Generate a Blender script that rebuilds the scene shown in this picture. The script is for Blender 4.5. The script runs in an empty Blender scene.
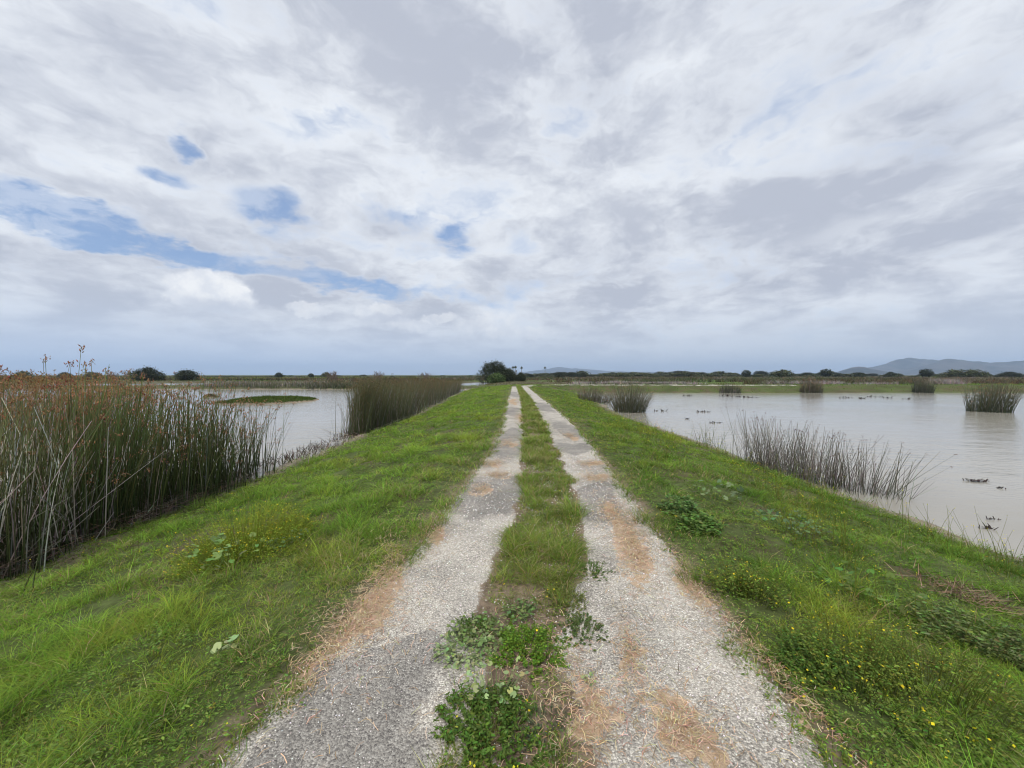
import bpy, math
import numpy as np

rng = np.random.default_rng(7)
sc = bpy.context.scene
COL = sc.collection
F = 390.0            # focal length in pixels of a 1024 px wide frame
EYE = 1.65
HOR = 375.0
ZW = -0.95           # water level (the path crown is z = 0)

def gp(px, py, z=0.0):
    """ground point seen at a picture position, used only to measure the site"""
    s = (EYE - z) / (py - HOR)
    return (px - 512) * s, F * s

# ------------------------------------------------------------------ noise
def _hash(ix, iy, seed):
    h = (ix.astype(np.int64) * 374761393 + iy.astype(np.int64) * 668265263 + seed * 2147483647) & 0xFFFFFFFF
    h = ((h ^ (h >> 13)) * 1274126177) & 0xFFFFFFFF
    h = (h ^ (h >> 16)) & 0xFFFFFFFF
    return h / 4294967295.0

def vnoise(x, y, seed=0):
    x = np.asarray(x, float); y = np.asarray(y, float)
    ix = np.floor(x); iy = np.floor(y)
    fx = x - ix; fy = y - iy
    fx = fx * fx * (3 - 2 * fx); fy = fy * fy * (3 - 2 * fy)
    a = _hash(ix, iy, seed); b = _hash(ix + 1, iy, seed)
    c = _hash(ix, iy + 1, seed); d = _hash(ix + 1, iy + 1, seed)
    return (a * (1 - fx) + b * fx) * (1 - fy) + (c * (1 - fx) + d * fx) * fy

def fbm(x, y, seed=0, octv=4):
    s = 0; a = 0.5; t = 0
    for k in range(octv):
        s = s + a * vnoise(x * 2 ** k + 17.3 * k, y * 2 ** k - 9.1 * k, seed + k); t += a; a *= 0.5
    return s / t

def sstep(a, b, x):
    t = np.clip((np.asarray(x, float) - a) / (b - a), 0, 1)
    return t * t * (3 - 2 * t)

def rows(a):
    return np.asarray(a, float)

# ------------------------------------------------------------------ site plan
PY = rows([-4, 1.0, 1.64, 1.98, 2.34, 2.86, 3.48, 5.15, 8.6, 14.3, 25.7, 43, 60, 70])
PL = rows([-1.5, -1.38, -1.27, -1.20, -1.15, -1.06, -0.97, -0.78, -0.45, -0.34, -0.33, -0.2, -0.1, 0])
PLI = rows([-.35, -.34, -.33, -.34, -.34, -.26, -.16, .06, .2, .36, .55, .58, .62, .7])
PRI = rows([.3, .36, .39, .36, .36, .5, .68, .93, 1.03, 1.17, 1.42, 1.35, 1.35, 1.4])
PR = rows([1.1, 1.3, 1.37, 1.40, 1.43, 1.47, 1.5, 1.62, 1.86, 2.14, 2.2, 2.2, 2.3, 2.3])
SY = rows([-15, 0, 5, 8, 10.7, 16.5, 25, 40, 60, 75])
SL = rows([-6.8, -6.6, -6.45, -6.5, -6.45, -6.6, -6.2, -7.0, -7.8, -8])
SR = rows([8.2, 7.6, 7.3, 7.2, 7.4, 7.2, 6.9, 8.6, 9.3, 9.5])
def f_(T, Y, K=None): return np.interp(Y, PY if K is None else K, T)
def pathL(Y): return f_(PL, Y)
def pathR(Y): return f_(PR, Y)
def shoreL(Y): return f_(SL, Y, SY) + 0.5 * (fbm(Y * .45, Y * 0 + 3.3, 5, 3) - .5) * 1.2
def shoreR(Y): return f_(SR, Y, SY) + 0.5 * (fbm(Y * .5, Y * 0 + 8.3, 6, 3) - .5) * 1.2
SLOUGHS = [(-98, 104, 30, 20), (-11, 112, 4.5, 22), (56, 107, 7, 8), (16, 104, 4, 5), (-150, 95, 30, 9)]

def pond_depth(X, Y):
    """positive inside open water (metres from the bank)"""
    nz = 3.0 * (fbm(X * .08, Y * .02, 31, 3) - .5)
    dl = np.minimum(shoreL(Y) - X, 71 + nz - Y)
    dr = np.minimum(X - shoreR(Y), 57.5 + nz * .5 - Y)
    d = np.maximum(dl, dr)
    for cx, cy, rx, ry in SLOUGHS:
        e = 1 - np.sqrt(((X - cx) / rx) ** 2 + ((Y - cy) / ry) ** 2)
        d = np.maximum(d, (e + .25 * (fbm(X * .15, Y * .15, 77, 2) - .5)) * min(rx, ry))
    return d

def ground(X, Y):
    X = np.asarray(X, float); Y = np.asarray(Y, float)
    d = pond_depth(X, Y)
    L, R = pathL(Y), pathR(Y)
    tl = np.clip((L - .15 - X) / np.maximum(L - .15 - shoreL(Y), .1), 0, 1.6)
    tr = np.clip((X - R - .15) / np.maximum(shoreR(Y) - R - .15, .1), 0, 1.6)
    t = np.maximum(tl, tr)
    dike = -0.95 * t ** 1.25
    # low marsh and the cross bank beyond the ponds
    marsh = -0.55 + .25 * (fbm(X * .03, Y * .03, 41, 3) - .5)
    bank = np.clip(-0.95 + 0.24 * np.maximum(-d, 0), -2, 0.0)
    cross = np.where((X > 0) & (Y > 50), bank, -9.0)
    cross = cross * 1.0
    drop = sstep(66, 74, Y)
    land_far = np.where(X > 0, bank * (1 - drop) + marsh * drop, np.minimum(marsh, -0.95 + .12 * np.maximum(-d, 0)))
    w = sstep(62, 72, Y)
    z = np.where(Y < 57, dike, np.maximum(dike * (1 - w) + land_far * w, np.where((X > 0), land_far, -9)))
    z = np.where(d > 0, np.minimum(z, -0.95 - 0.22 * np.minimum(d, 3)), z)
    # lumps in the turf, none where wheels run
    inside = (X > L - .05) & (X < R + .05) & (Y < 58)
    lump = (fbm(X * 1.6, Y * 1.6, 51, 3) - .5) * .20 + (fbm(X * 5, Y * 5, 57, 2) - .5) * .04
    z = z + np.where(inside, -0.02, lump * sstep(0, 1.0, np.maximum(L - X, X - R)) * (Y < 80))
    # centre ridge
    return z

def water_at(X, Y): return pond_depth(X, Y) > 0.05

# ------------------------------------------------------------------ mesh helpers
class Soup:
    def __init__(s): s.V = []; s.C = []; s.T = []; s.Q = []; s.n = 0
    def add(s, V, C, T=None, Q=None):
        V = np.asarray(V, float).reshape(-1, 3); C = np.asarray(C, float).reshape(-1, 3)
        s.V.append(V); s.C.append(C)
        if T is not None and len(T): s.T.append(np.asarray(T, np.int64).reshape(-1, 3) + s.n)
        if Q is not None and len(Q): s.Q.append(np.asarray(Q, np.int64).reshape(-1, 4) + s.n)
        s.n += len(V)
    def mesh(s, name, mat, smooth=False):
        V = np.concatenate(s.V); C = np.concatenate(s.C)
        T = np.concatenate(s.T) if s.T else np.zeros((0, 3), np.int64)
        Q = np.concatenate(s.Q) if s.Q else np.zeros((0, 4), np.int64)
        me = bpy.data.meshes.new(name)
        me.vertices.add(len(V)); me.vertices.foreach_set('co', V.astype(np.float32).ravel())
        nl = T.size + Q.size
        me.loops.add(nl)
        me.loops.foreach_set('vertex_index', np.concatenate([T.ravel(), Q.ravel()]).astype(np.int32))
        npoly = len(T) + len(Q)
        me.polygons.add(npoly)
        ls = np.concatenate([np.arange(len(T)) * 3, T.size + np.arange(len(Q)) * 4]).astype(np.int32)
        me.polygons.foreach_set('loop_start', ls)
        if smooth: me.polygons.foreach_set('use_smooth', np.ones(npoly, bool))
        me.update(calc_edges=True)
        a = me.attributes.new('Col', 'FLOAT_COLOR', 'POINT')
        a.data.foreach_set('color', np.concatenate([C, np.ones((len(C), 1))], 1).astype(np.float32).ravel())
        me.materials.append(mat)
        return me
    def build(s, name, mat, parent=None, loc=None, smooth=False):
        if loc is not None:
            s.V = [v - np.asarray(loc) for v in s.V]
        o = bpy.data.objects.new(name, s.mesh(name, mat, smooth))
        COL.objects.link(o)
        if parent is not None: o.parent = parent
        elif loc is not None: o.location = loc
        return o

def tag(o, label, cat, group=None, kind=None):
    o['label'] = label; o['category'] = cat
    if group: o['group'] = group
    if kind: o['kind'] = kind
    return o

def thing(name, label, cat, loc, group=None, rz=0.0):
    o = bpy.data.objects.new(name, None); COL.objects.link(o)
    o.empty_display_size = .2
    o.location = loc; o.rotation_euler = (0, 0, rz)
    return tag(o, label, cat, group)

def setting(o): o['kind'] = 'structure'; return o
def stuff(o, label, cat): o['kind'] = 'stuff'; return tag(o, label, cat)

def jitter(col, n, amt=.25):
    col = np.asarray(col, float)
    b = 1 + amt * rng.normal(size=(n, 1)) * .6
    h = 1 + amt * .35 * rng.normal(size=(n, 3))
    return np.clip(col * b * h, .003, .9)

def blades(S, P, H, W, az, lean, curve, c0, c1, nseg=2, rot=None):
    """tapered curved grass blades, one per row of P"""
    n = len(P); H = np.broadcast_to(H, n); W = np.broadcast_to(W, n)
    rot = rng.uniform(0, math.tau, n) if rot is None else rot
    side = np.stack([np.cos(rot), np.sin(rot), 0 * rot], 1)
    dr = np.stack([np.cos(az), np.sin(az), 0 * az], 1)
    Vs = []; Cs = []
    for k in range(nseg + 1):
        t = k / nseg
        off = (lean * t + curve * t * t)
        c = P + dr * (H * off)[:, None]
        c[:, 2] += H * (t - .35 * np.minimum(curve, 1.2) * t * t)
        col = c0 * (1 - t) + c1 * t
        if k < nseg:
            w = (W * .5 * (1 - t * .55))[:, None]
            Vs += [c - side * w, c + side * w]; Cs += [col, col]
        else:
            Vs.append(c); Cs.append(col)
    m = len(Vs)
    V = np.stack(Vs, 1).reshape(-1, 3); C = np.stack(Cs, 1).reshape(-1, 3)
    b = np.arange(n)[:, None] * m
    Q = [np.concatenate([b + 2 * k, b + 2 * k + 1, b + 2 * k + 3, b + 2 * k + 2], 1) for k in range(nseg - 1)]
    Q = np.concatenate(Q) if Q else None
    T = np.concatenate([b + 2 * (nseg - 1), b + 2 * (nseg - 1) + 1, b + 2 * nseg], 1)
    S.add(V, C, T, Q)

def stem_path(P, H, dr, lean, curve, t):
    c = P + dr * (H * (lean * t + curve * t * t))[:, None]
    c[:, 2] += H * (t - .3 * np.clip(np.abs(curve), 0, 1.2) * t * t)
    return c

def stems(S, P, H, R, az, lean, curve, c0, c1, nseg=4, sides=3, taper=.6):
    """round tapered stems; returns the tips"""
    n = len(P); H = np.broadcast_to(H, n); R = np.broadcast_to(R, n)
    dr = np.stack([np.cos(az), np.sin(az), 0 * az], 1)
    Vs = []; Cs = []
    for k in range(nseg + 1):
        t = k / nseg
        c = stem_path(P.copy(), H, dr, lean, curve, t)
        r = R * (1 - taper * t)
        for s_ in range(sides):
            a = math.tau * s_ / sides
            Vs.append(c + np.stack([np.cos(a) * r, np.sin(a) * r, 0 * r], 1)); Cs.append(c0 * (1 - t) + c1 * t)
    m = len(Vs)
    V = np.stack(Vs, 1).reshape(-1, 3); C = np.stack(Cs, 1).reshape(-1, 3)
    b = np.arange(n)[:, None] * m
    Q = []
    for k in range(nseg):
        for s_ in range(sides):
            a0 = k * sides + s_; a1 = k * sides + (s_ + 1) % sides
            Q.append(np.concatenate([b + a0, b + a1, b + a1 + sides, b + a0 + sides], 1))
    S.add(V, C, None, np.concatenate(Q))
    return stem_path(P.copy(), H, dr, lean, curve, 1.0)

def scatter(S, TV, TT, TQ, pos, rot, scale, tint, tilt=None, taz=None):
    """copies of a small template into one mesh"""
    TV = np.asarray(TV, float); n = len(pos); m = len(TV)
    scale = np.broadcast_to(scale, n)
    c, s = np.cos(rot), np.sin(rot)
    V = np.empty((n, m, 3))
    V[:, :, 0] = c[:, None] * TV[:, 0] - s[:, None] * TV[:, 1]
    V[:, :, 1] = s[:, None] * TV[:, 0] + c[:, None] * TV[:, 1]
    V[:, :, 2] = TV[:, 2]
    if tilt is not None:
        taz = rng.uniform(0, math.tau, n) if taz is None else taz
        ax = np.stack([-np.sin(taz), np.cos(taz), 0 * taz], 1)
        ct, st = np.cos(tilt)[:, None, None], np.sin(tilt)[:, None, None]
        dot = np.einsum('nmk,nk->nm', V, ax)[:, :, None]
        cr = np.cross(np.broadcast_to(ax[:, None, :], V.shape), V)
        V = V * ct + cr * st + ax[:, None, :] * dot * (1 - ct)
    V = V * np.asarray(scale)[:, None, None] + pos[:, None, :]
    C = np.repeat(tint[:, None, :], m, 1)
    b = np.arange(n)[:, None, None] * m
    T = (b + np.asarray(TT)[None]).reshape(-1, 3) if TT is not None and len(TT) else None
    Q = (b + np.asarray(TQ)[None]).reshape(-1, 4) if TQ is not None and len(TQ) else None
    S.add(V.reshape(-1, 3), C.reshape(-1, 3), T, Q)

# leaf templates (unit size, base at the origin, pointing to +X)
LEAF_V = [(0, 0, 0), (.35, -.2, .05), (.35, .2, .05), (.4, 0, -.01), (.75, -.15, .03), (.75, .15, .03), (1, 0, -.06)]
LEAF_T = [(0, 1, 3), (0, 3, 2), (4, 6, 5)]
LEAF_Q = [(1, 4, 3, 3), ]
LEAF_T = [(0, 1, 3), (0, 3, 2), (1, 4, 3), (3, 5, 2), (3, 4, 6), (3, 6, 5)]
def round_leaf(k=11, notch=.35):
    V = [(.0, 0, 0)]; T = []
    for i in range(k):
        a = math.radians(25) + math.radians(310) * i / (k - 1) - math.pi + math.pi
        a = math.pi + math.radians(25) + math.radians(310) * i / (k - 1)
        r = 1 + .10 * math.cos(6.5 * (a - math.pi))
        V.append((r * math.cos(a) + .0, r * math.sin(a), .12 * (1 + math.cos(2 * a)) * .6 + .05 * math.sin(5 * a)))
    for i in range(1, k): T.append((0, i, i + 1))
    return V, T
ROUND_V, ROUND_T = round_leaf()
QUAD_V = [(-.5, -.5, 0), (.5, -.5, 0), (.5, .5, 0), (-.5, .5, 0)]
DIAM_V = [(0, 0, -1), (.32, 0, 0), (-.16, .28, 0), (-.16, -.28, 0), (0, 0, 1)]
DIAM_T = [(0, 2, 1), (0, 3, 2), (0, 1, 3), (4, 1, 2), (4, 2, 3), (4, 3, 1)]
STONE_V = [(-1, -.7, -.4), (.8, -1, -.5), (1, .8, -.4), (-.7, 1, -.5), (-.6, -.5, .5), (.5, -.6, .62), (.6, .5, .45), (-.5, .6, .55)]
STONE_Q = [(4, 5, 6, 7), (0, 1, 5, 4), (1, 2, 6, 5), (2, 3, 7, 6), (3, 0, 4, 7)]

# ------------------------------------------------------------------ materials
def new_mat(name):
    m = bpy.data.materials.new(name); m.use_nodes = True
    nt = m.node_tree; nt.nodes.clear()
    return m, nt
def nd(nt, typ, **kw):
    n = nt.nodes.new(typ)
    for k, v in kw.items():
        if k in n.inputs and not hasattr(n, k): n.inputs[k].default_value = v
        else: setattr(n, k, v)
    return n
def L(nt, a, b): nt.links.new(a, b)

def plant_mat(name, transl=.3, rough=.6, spec=.25):
    m, nt = new_mat(name)
    out = nd(nt, 'ShaderNodeOutputMaterial')
    at = nd(nt, 'ShaderNodeAttribute', attribute_name='Col')
    p = nd(nt, 'ShaderNodeBsdfPrincipled'); p.inputs['Roughness'].default_value = rough
    p.inputs['Specular IOR Level'].default_value = spec
    L(nt, at.outputs['Color'], p.inputs['Base Color'])
    if transl > 0:
        tr = nd(nt, 'ShaderNodeBsdfTranslucent'); L(nt, at.outputs['Color'], tr.inputs['Color'])
        mx = nd(nt, 'ShaderNodeMixShader'); mx.inputs[0].default_value = transl
        L(nt, p.outputs[0], mx.inputs[1]); L(nt, tr.outputs[0], mx.inputs[2]); L(nt, mx.outputs[0], out.inputs[0])
    else: L(nt, p.outputs[0], out.inputs[0])
    return m
M_GRASS = plant_mat('grass_blades', .45, .75, .08)
M_LEAF = plant_mat('broad_leaves', .3, .6, .15)
M_REED = plant_mat('reed_stems', .12, .5, .35)
M_DRY = plant_mat('dry_stalks', .1, .8, .1)
M_SEED = plant_mat('seed_heads', .1, .85, .1)
M_PETAL = plant_mat('petals', .3, .6, .2)
M_CROWN = plant_mat('tree_leaves', .15, .6, .2)
M_BARK = plant_mat('bark', 0, .9, .1)
M_STONE = plant_mat('loose_stone', 0, .85, .2)

def mix_rgb(nt, fac, a, b):
    m = nd(nt, 'ShaderNodeMix', data_type='RGBA')
    if isinstance(fac, (int, float)): m.inputs[0].default_value = fac
    else: L(nt, fac, m.inputs[0])
    for s, v in ((6, a), (7, b)):
        if isinstance(v, tuple): m.inputs[s].default_value = (*v, 1)
        else: L(nt, v, m.inputs[s])
    return m.outputs[2]
def math_(nt, op, a, b=None, clamp=False):
    m = nd(nt, 'ShaderNodeMath', operation=op, use_clamp=clamp)
    for i, v in ((0, a), (1, b)):
        if v is None: continue
        if isinstance(v, (int, float)): m.inputs[i].default_value = v
        else: L(nt, v, m.inputs[i])
    return m.outputs[0]
def mapr(nt, v, a, b, c=0.0, d=1.0, smooth=True):
    m = nd(nt, 'ShaderNodeMapRange', interpolation_type='SMOOTHSTEP' if smooth else 'LINEAR')
    L(nt, v, m.inputs[0])
    for i, q in enumerate((a, b, c, d)): m.inputs[1 + i].default_value = q
    return m.outputs[0]
def noise(nt, vec, scale, detail=4, rough=.55, dist=0.0):
    n = nd(nt, 'ShaderNodeTexNoise'); L(nt, vec, n.inputs['Vector'])
    n.inputs['Scale'].default_value = scale; n.inputs['Detail'].default_value = detail
    n.inputs['Roughness'].default_value = rough; n.inputs['Distortion'].default_value = dist
    return n

def ground_mat():
    m, nt = new_mat('turf_soil')
    out = nd(nt, 'ShaderNodeOutputMaterial'); p = nd(nt, 'ShaderNodeBsdfPrincipled')
    tc = nd(nt, 'ShaderNodeTexCoord'); at = nd(nt, 'ShaderNodeAttribute', attribute_name='Col')
    n1 = noise(nt, tc.outputs['Object'], 9, 6, .65); n2 = noise(nt, tc.outputs['Object'], .35, 5, .6)
    f = mapr(nt, n1.outputs[0], .3, .7, .65, 1.3)
    g = mapr(nt, n2.outputs[0], .3, .7, .8, 1.2)
    sc_ = nd(nt, 'ShaderNodeVectorMath', operation='SCALE'); L(nt, at.outputs['Color'], sc_.inputs[0])
    L(nt, math_(nt, 'MULTIPLY', f, g), sc_.inputs['Scale'])
    L(nt, sc_.outputs[0], p.inputs['Base Color']); p.inputs['Roughness'].default_value = .9
    p.inputs['Specular IOR Level'].default_value = .15
    b = nd(nt, 'ShaderNodeBump'); b.inputs['Strength'].default_value = .6; b.inputs['Distance'].default_value = .03
    L(nt, n1.outputs[0], b.inputs['Height']); L(nt, b.outputs[0], p.inputs['Normal']); L(nt, p.outputs[0], out.inputs[0])
    return m

def path_mat():
    """bleached stone chips in old asphalt, with soil, straw-dust and bare dark patches from the surface's own attribute"""
    m, nt = new_mat('chip_seal')
    out = nd(nt, 'ShaderNodeOutputMaterial'); p = nd(nt, 'ShaderNodeBsdfPrincipled')
    tc = nd(nt, 'ShaderNodeTexCoord'); at = nd(nt, 'ShaderNodeAttribute', attribute_name='Col')
    sep = nd(nt, 'ShaderNodeSeparateColor'); L(nt, at.outputs['Color'], sep.inputs[0])
    vec = tc.outputs['Object']
    v = nd(nt, 'ShaderNodeTexVoronoi'); L(nt, vec, v.inputs['Vector']); v.inputs['Scale'].default_value = 104
    v2 = nd(nt, 'ShaderNodeTexVoronoi'); L(nt, vec, v2.inputs['Vector']); v2.inputs['Scale'].default_value = 220
    sp = nd(nt, 'ShaderNodeSeparateColor'); L(nt, v.outputs['Color'], sp.inputs[0])
    sp2 = nd(nt, 'ShaderNodeSeparateColor'); L(nt, v2.outputs['Color'], sp2.inputs[0])
    nf = noise(nt, vec, 22, 6, .7); nm = noise(nt, vec, 2.2, 5, .65); nl = noise(nt, vec, .6, 3, .5)
    ramp = nd(nt, 'ShaderNodeValToRGB'); L(nt, math_(nt, 'ADD', math_(nt, 'MULTIPLY', sp.outputs[0], .6), math_(nt, 'MULTIPLY', sp2.outputs[1], .4)), ramp.inputs[0])
    e = ramp.color_ramp.elements
    e[0].position = .08; e[0].color = (.11, .095, .08, 1); e[1].position = .95; e[1].color = (.80, .745, .645, 1)
    x = e.new(.42); x.color = (.37, .335, .275, 1)
    x = e.new(.7); x.color = (.56, .515, .43, 1)
    base = mix_rgb(nt, mapr(nt, v.outputs['Distance'], .25, .75, 0, .55), ramp.outputs[0], (.17, .155, .14))
    base = mix_rgb(nt, mapr(nt, nm.outputs[0], .35, .7, 0, .35), base, (.46, .425, .36))
    dark = math_(nt, 'ADD', sep.outputs[2], math_(nt, 'MULTIPLY', math_(nt, 'SUBTRACT', nm.outputs[0], .5), 1.3))
    tar = mix_rgb(nt, .6, ramp.outputs[0], (.06, .058, .06))
    base = mix_rgb(nt, mapr(nt, dark, .38, .62, 0, .85), base, tar)
    nb = noise(nt, vec, 1.1, 6, .7, .4)
    vr = nd(nt, 'ShaderNodeVectorMath', operation='SCALE'); L(nt, base, vr.inputs[0]); L(nt, mapr(nt, nb.outputs[0], .35, .65, .76, 1.10), vr.inputs['Scale'])
    base = vr.outputs[0]
    grit = math_(nt, 'MULTIPLY', mapr(nt, nb.outputs[0], .48, .66), mapr(nt, nf.outputs[0], .45, .65))
    base = mix_rgb(nt, math_(nt, 'MULTIPLY', grit, .55), base, (.24, .18, .125))
    soilc = mix_rgb(nt, mapr(nt, nf.outputs[0], .3, .7), (.075, .05, .03), (.20, .145, .095))
    soil = math_(nt, 'ADD', sep.outputs[0], math_(nt, 'MULTIPLY', math_(nt, 'SUBTRACT', nf.outputs[0], .5), 1.1))
    base = mix_rgb(nt, mapr(nt, soil, .38, .6, 0, .95), base, soilc)
    strawc = mix_rgb(nt, mapr(nt, nf.outputs[0], .3, .7), (.28, .18, .105), (.46, .335, .215))
    st = math_(nt, 'ADD', sep.outputs[1], math_(nt, 'MULTIPLY', math_(nt, 'SUBTRACT', nf.outputs[0], .5), 1.3))
    base = mix_rgb(nt, mapr(nt, st, .46, .57, 0, .85), base, strawc)
    L(nt, base, p.inputs['Base Color']); p.inputs['Roughness'].default_value = .88; p.inputs['Specular IOR Level'].default_value = .2
    b = nd(nt, 'ShaderNodeBump'); b.inputs['Strength'].default_value = .7; b.inputs['Distance'].default_value = .008
    h = math_(nt, 'SUBTRACT', 1.0, v.outputs['Distance'])
    L(nt, math_(nt, 'ADD', h, math_(nt, 'MULTIPLY', nf.outputs[0], .6)), b.inputs['Height'])
    L(nt, b.outputs[0], p.inputs['Normal']); L(nt, p.outputs[0], out.inputs[0])
    return m

def water_mat():
    m, nt = new_mat('silty_water')
    out = nd(nt, 'ShaderNodeOutputMaterial'); p = nd(nt, 'ShaderNodeBsdfPrincipled')
    tc = nd(nt, 'ShaderNodeTexCoord'); vec = tc.outputs['Object']
    mp = nd(nt, 'ShaderNodeMapping'); L(nt, vec, mp.inputs[0]); mp.inputs['Scale'].default_value = (.55, 1.0, 1); mp.inputs['Rotation'].default_value = (0, 0, .5)
    n1 = noise(nt, mp.outputs[0], 6.5, 4, .6, .3); n2 = noise(nt, mp.outputs[0], 1.1, 2, .5); n3 = noise(nt, vec, .07, 4, .6)
    col = mix_rgb(nt, mapr(nt, n3.outputs[0], .3, .7), (.235, .215, .172), (.29, .268, .22))
    L(nt, col, p.inputs['Base Color']); p.inputs['IOR'].default_value = 1.33; p.inputs['Roughness'].default_value = .1
    h = math_(nt, 'ADD', math_(nt, 'MULTIPLY', n1.outputs[0], .35), n2.outputs[0])
    b = nd(nt, 'ShaderNodeBump'); b.inputs['Strength'].default_value = .35; b.inputs['Distance'].default_value = .06
    gust = mapr(nt, n3.outputs[0], .35, .65, .2, .65); L(nt, gust, b.inputs['Strength'])
    L(nt, h, b.inputs['Height']); L(nt, b.outputs[0], p.inputs['Normal']); L(nt, p.outputs[0], out.inputs[0])
    return m

def hill_mat():
    m, nt = new_mat('dry_hills')
    out = nd(nt, 'ShaderNodeOutputMaterial'); p = nd(nt, 'ShaderNodeBsdfPrincipled')
    tc = nd(nt, 'ShaderNodeTexCoord'); n = noise(nt, tc.outputs['Object'], .006, 7, .65)
    L(nt, mix_rgb(nt, mapr(nt, n.outputs[0], .4, .62), (.015, .019, .016), (.06, .052, .042)), p.inputs['Base Color'])
    p.inputs['Roughness'].default_value = 1; L(nt, p.outputs[0], out.inputs[0])
    return m
M_GROUND, M_PATH, M_WATER, M_HILL = ground_mat(), path_mat(), water_mat(), hill_mat()

# ------------------------------------------------------------------ ground, water, path, hills
def geo(a, step, ratio, end):
    out = [a]
    while out[-1] < end: step *= ratio; out.append(out[-1] + step)
    return np.array(out[1:])
xp = geo(12, .12, 1.055, 60); xq = geo(xp[-1], 2.5, 1.12, 14000)
XS = np.concatenate([-(np.concatenate([xp, xq]))[::-1], np.arange(-12, 12.01, .12), xp, xq])
YS = np.concatenate([np.arange(-14, 0, .5), np.arange(0, 26, .13), np.arange(26, 90, .5), geo(90, .6, 1.06, 14000)])
gx, gy = np.meshgrid(XS, YS)
gz = ground(gx, gy)
far = sstep(300, 2000, gy)
gz = gz * (1 - far) + (-.5) * far
dd = pond_depth(gx, gy)
c_grass = np.array([.060, .075, .022]); c_mud = np.array([.20, .165, .12]); c_marsh = np.array([.085, .078, .04])
c_green = np.array([.075, .11, .025]); c_soil = np.array([.085, .062, .038])
def lerp(a, b, t): return a * (1 - t[..., None]) + b * t[..., None]
gc = np.broadcast_to(c_grass, gx.shape + (3,)).copy()
gc = lerp(gc, c_soil, sstep(.45, .65, fbm(gx * 1.3, gy * 1.3, 91, 3)) * .7)
gc = lerp(gc, np.broadcast_to(c_marsh, gc.shape), sstep(66, 74, gy))
gc = lerp(gc, np.broadcast_to(c_green, gc.shape), sstep(.5, .6, fbm(gx * .012, gy * .02, 93, 3)) * sstep(70, 90, gy))
mud = sstep(-.9, -.15, dd + .5 * (fbm(gx * .9, gy * .9, 95, 3) - .5)) * np.where(gx > 0, gy < 45, gy < 80)
gc = lerp(gc, np.broadcast_to(c_mud, gc.shape), mud)
pe = np.maximum(pathL(gy) - gx, gx - pathR(gy)) + .25 * (fbm(gx * 3, gy * 3, 97, 3) - .5)
gc = lerp(gc, np.broadcast_to(np.array([.17, .13, .09]), gc.shape), (1 - sstep(.0, .14, pe)) * (gy < 58))
ny, nx = gx.shape
idx = np.arange(ny * nx).reshape(ny, nx)
Q = np.stack([idx[:-1, :-1], idx[:-1, 1:], idx[1:, 1:], idx[1:, :-1]], -1).reshape(-1, 4)
S = Soup(); S.add(np.stack([gx, gy, gz], -1), gc, None, Q)
setting(S.build('ground', M_GROUND, smooth=True))

S = Soup(); S.add([(-400, -14, ZW), (400, -14, ZW), (400, 200, ZW), (-400, 200, ZW)], np.ones((4, 3)) * .4, None, [(0, 1, 2, 3)])
setting(S.build('pond_water', M_WATER))

def blob(X, Y, cx, cy, rx, ry, ang=0.0):
    c, s = math.cos(ang), math.sin(ang)
    u = ((X - cx) * c + (Y - cy) * s) / rx; v = (-(X - cx) * s + (Y - cy) * c) / ry
    return np.exp(-(u * u + v * v) ** 1.5)
STRAW = [  # cx, cy, rx, ry, angle : mown straw lying on the path
    (-1.02, 3.15, .16, .62, .22), (-1.02, 2.62, .20, .35, .1), (-.80, 4.0, .12, .35, .2), (-1.1, 2.25, .1, .3, 0),
    (1.18, 3.75, .16, .9, -.22), (1.40, 3.0, .10, .6, -.1), (1.2, 4.6, .2, .45, -.1), (.80, 1.78, .20, .20, 0.3), (.70, 2.25, .07, .35, -.2),
    (.36, 1.92, .15, .32, 0), (1.35, 6.2, .28, .28, .3), (1.45, 7.2, .26, .25, 0), (1.55, 10.5, .18, .5, 0), (-.35, 7.2, .22, .35, 0),
    (-.25, 6.4, .25, .22, 0), (-.1, 9.3, .2, .5, 0), (-.45, 5.6, .14, .2, 0), (0.12, 24, .35, 3, 0), (.3, 15, .2, 2, 0), (1.47, 2.0, .06, .5, 0)]
SOIL = [(.02, 2.0, .30, .55, 0), (-.05, 2.95, .2, .3, 0), (.12, 1.5, .36, .4, 0), (.0, 2.5, .28, .35, 0)]
DARK = [(-.35, 5.6, .7, 1.1, 0), (1.1, 4.9, .42, .9, 0), (1.2, 5.5, .45, .5, 0), (-.2, 8.6, .5, .9, 0), (1.35, 9.0, .5, .8, 0), (0, 18, .5, 2.5, 0), (1.7, 20, .5, 3, 0), (-.75, 1.55, .5, .45, 0), (-.7, 2.05, .45, .35, 0), (-.1, 11, .4, 1.5, 0), (1.6, 12, .4, 2, 0),
        (0.2, 34, .5, 6, 0), (1.6, 4.4, .1, .4, 0)]
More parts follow.
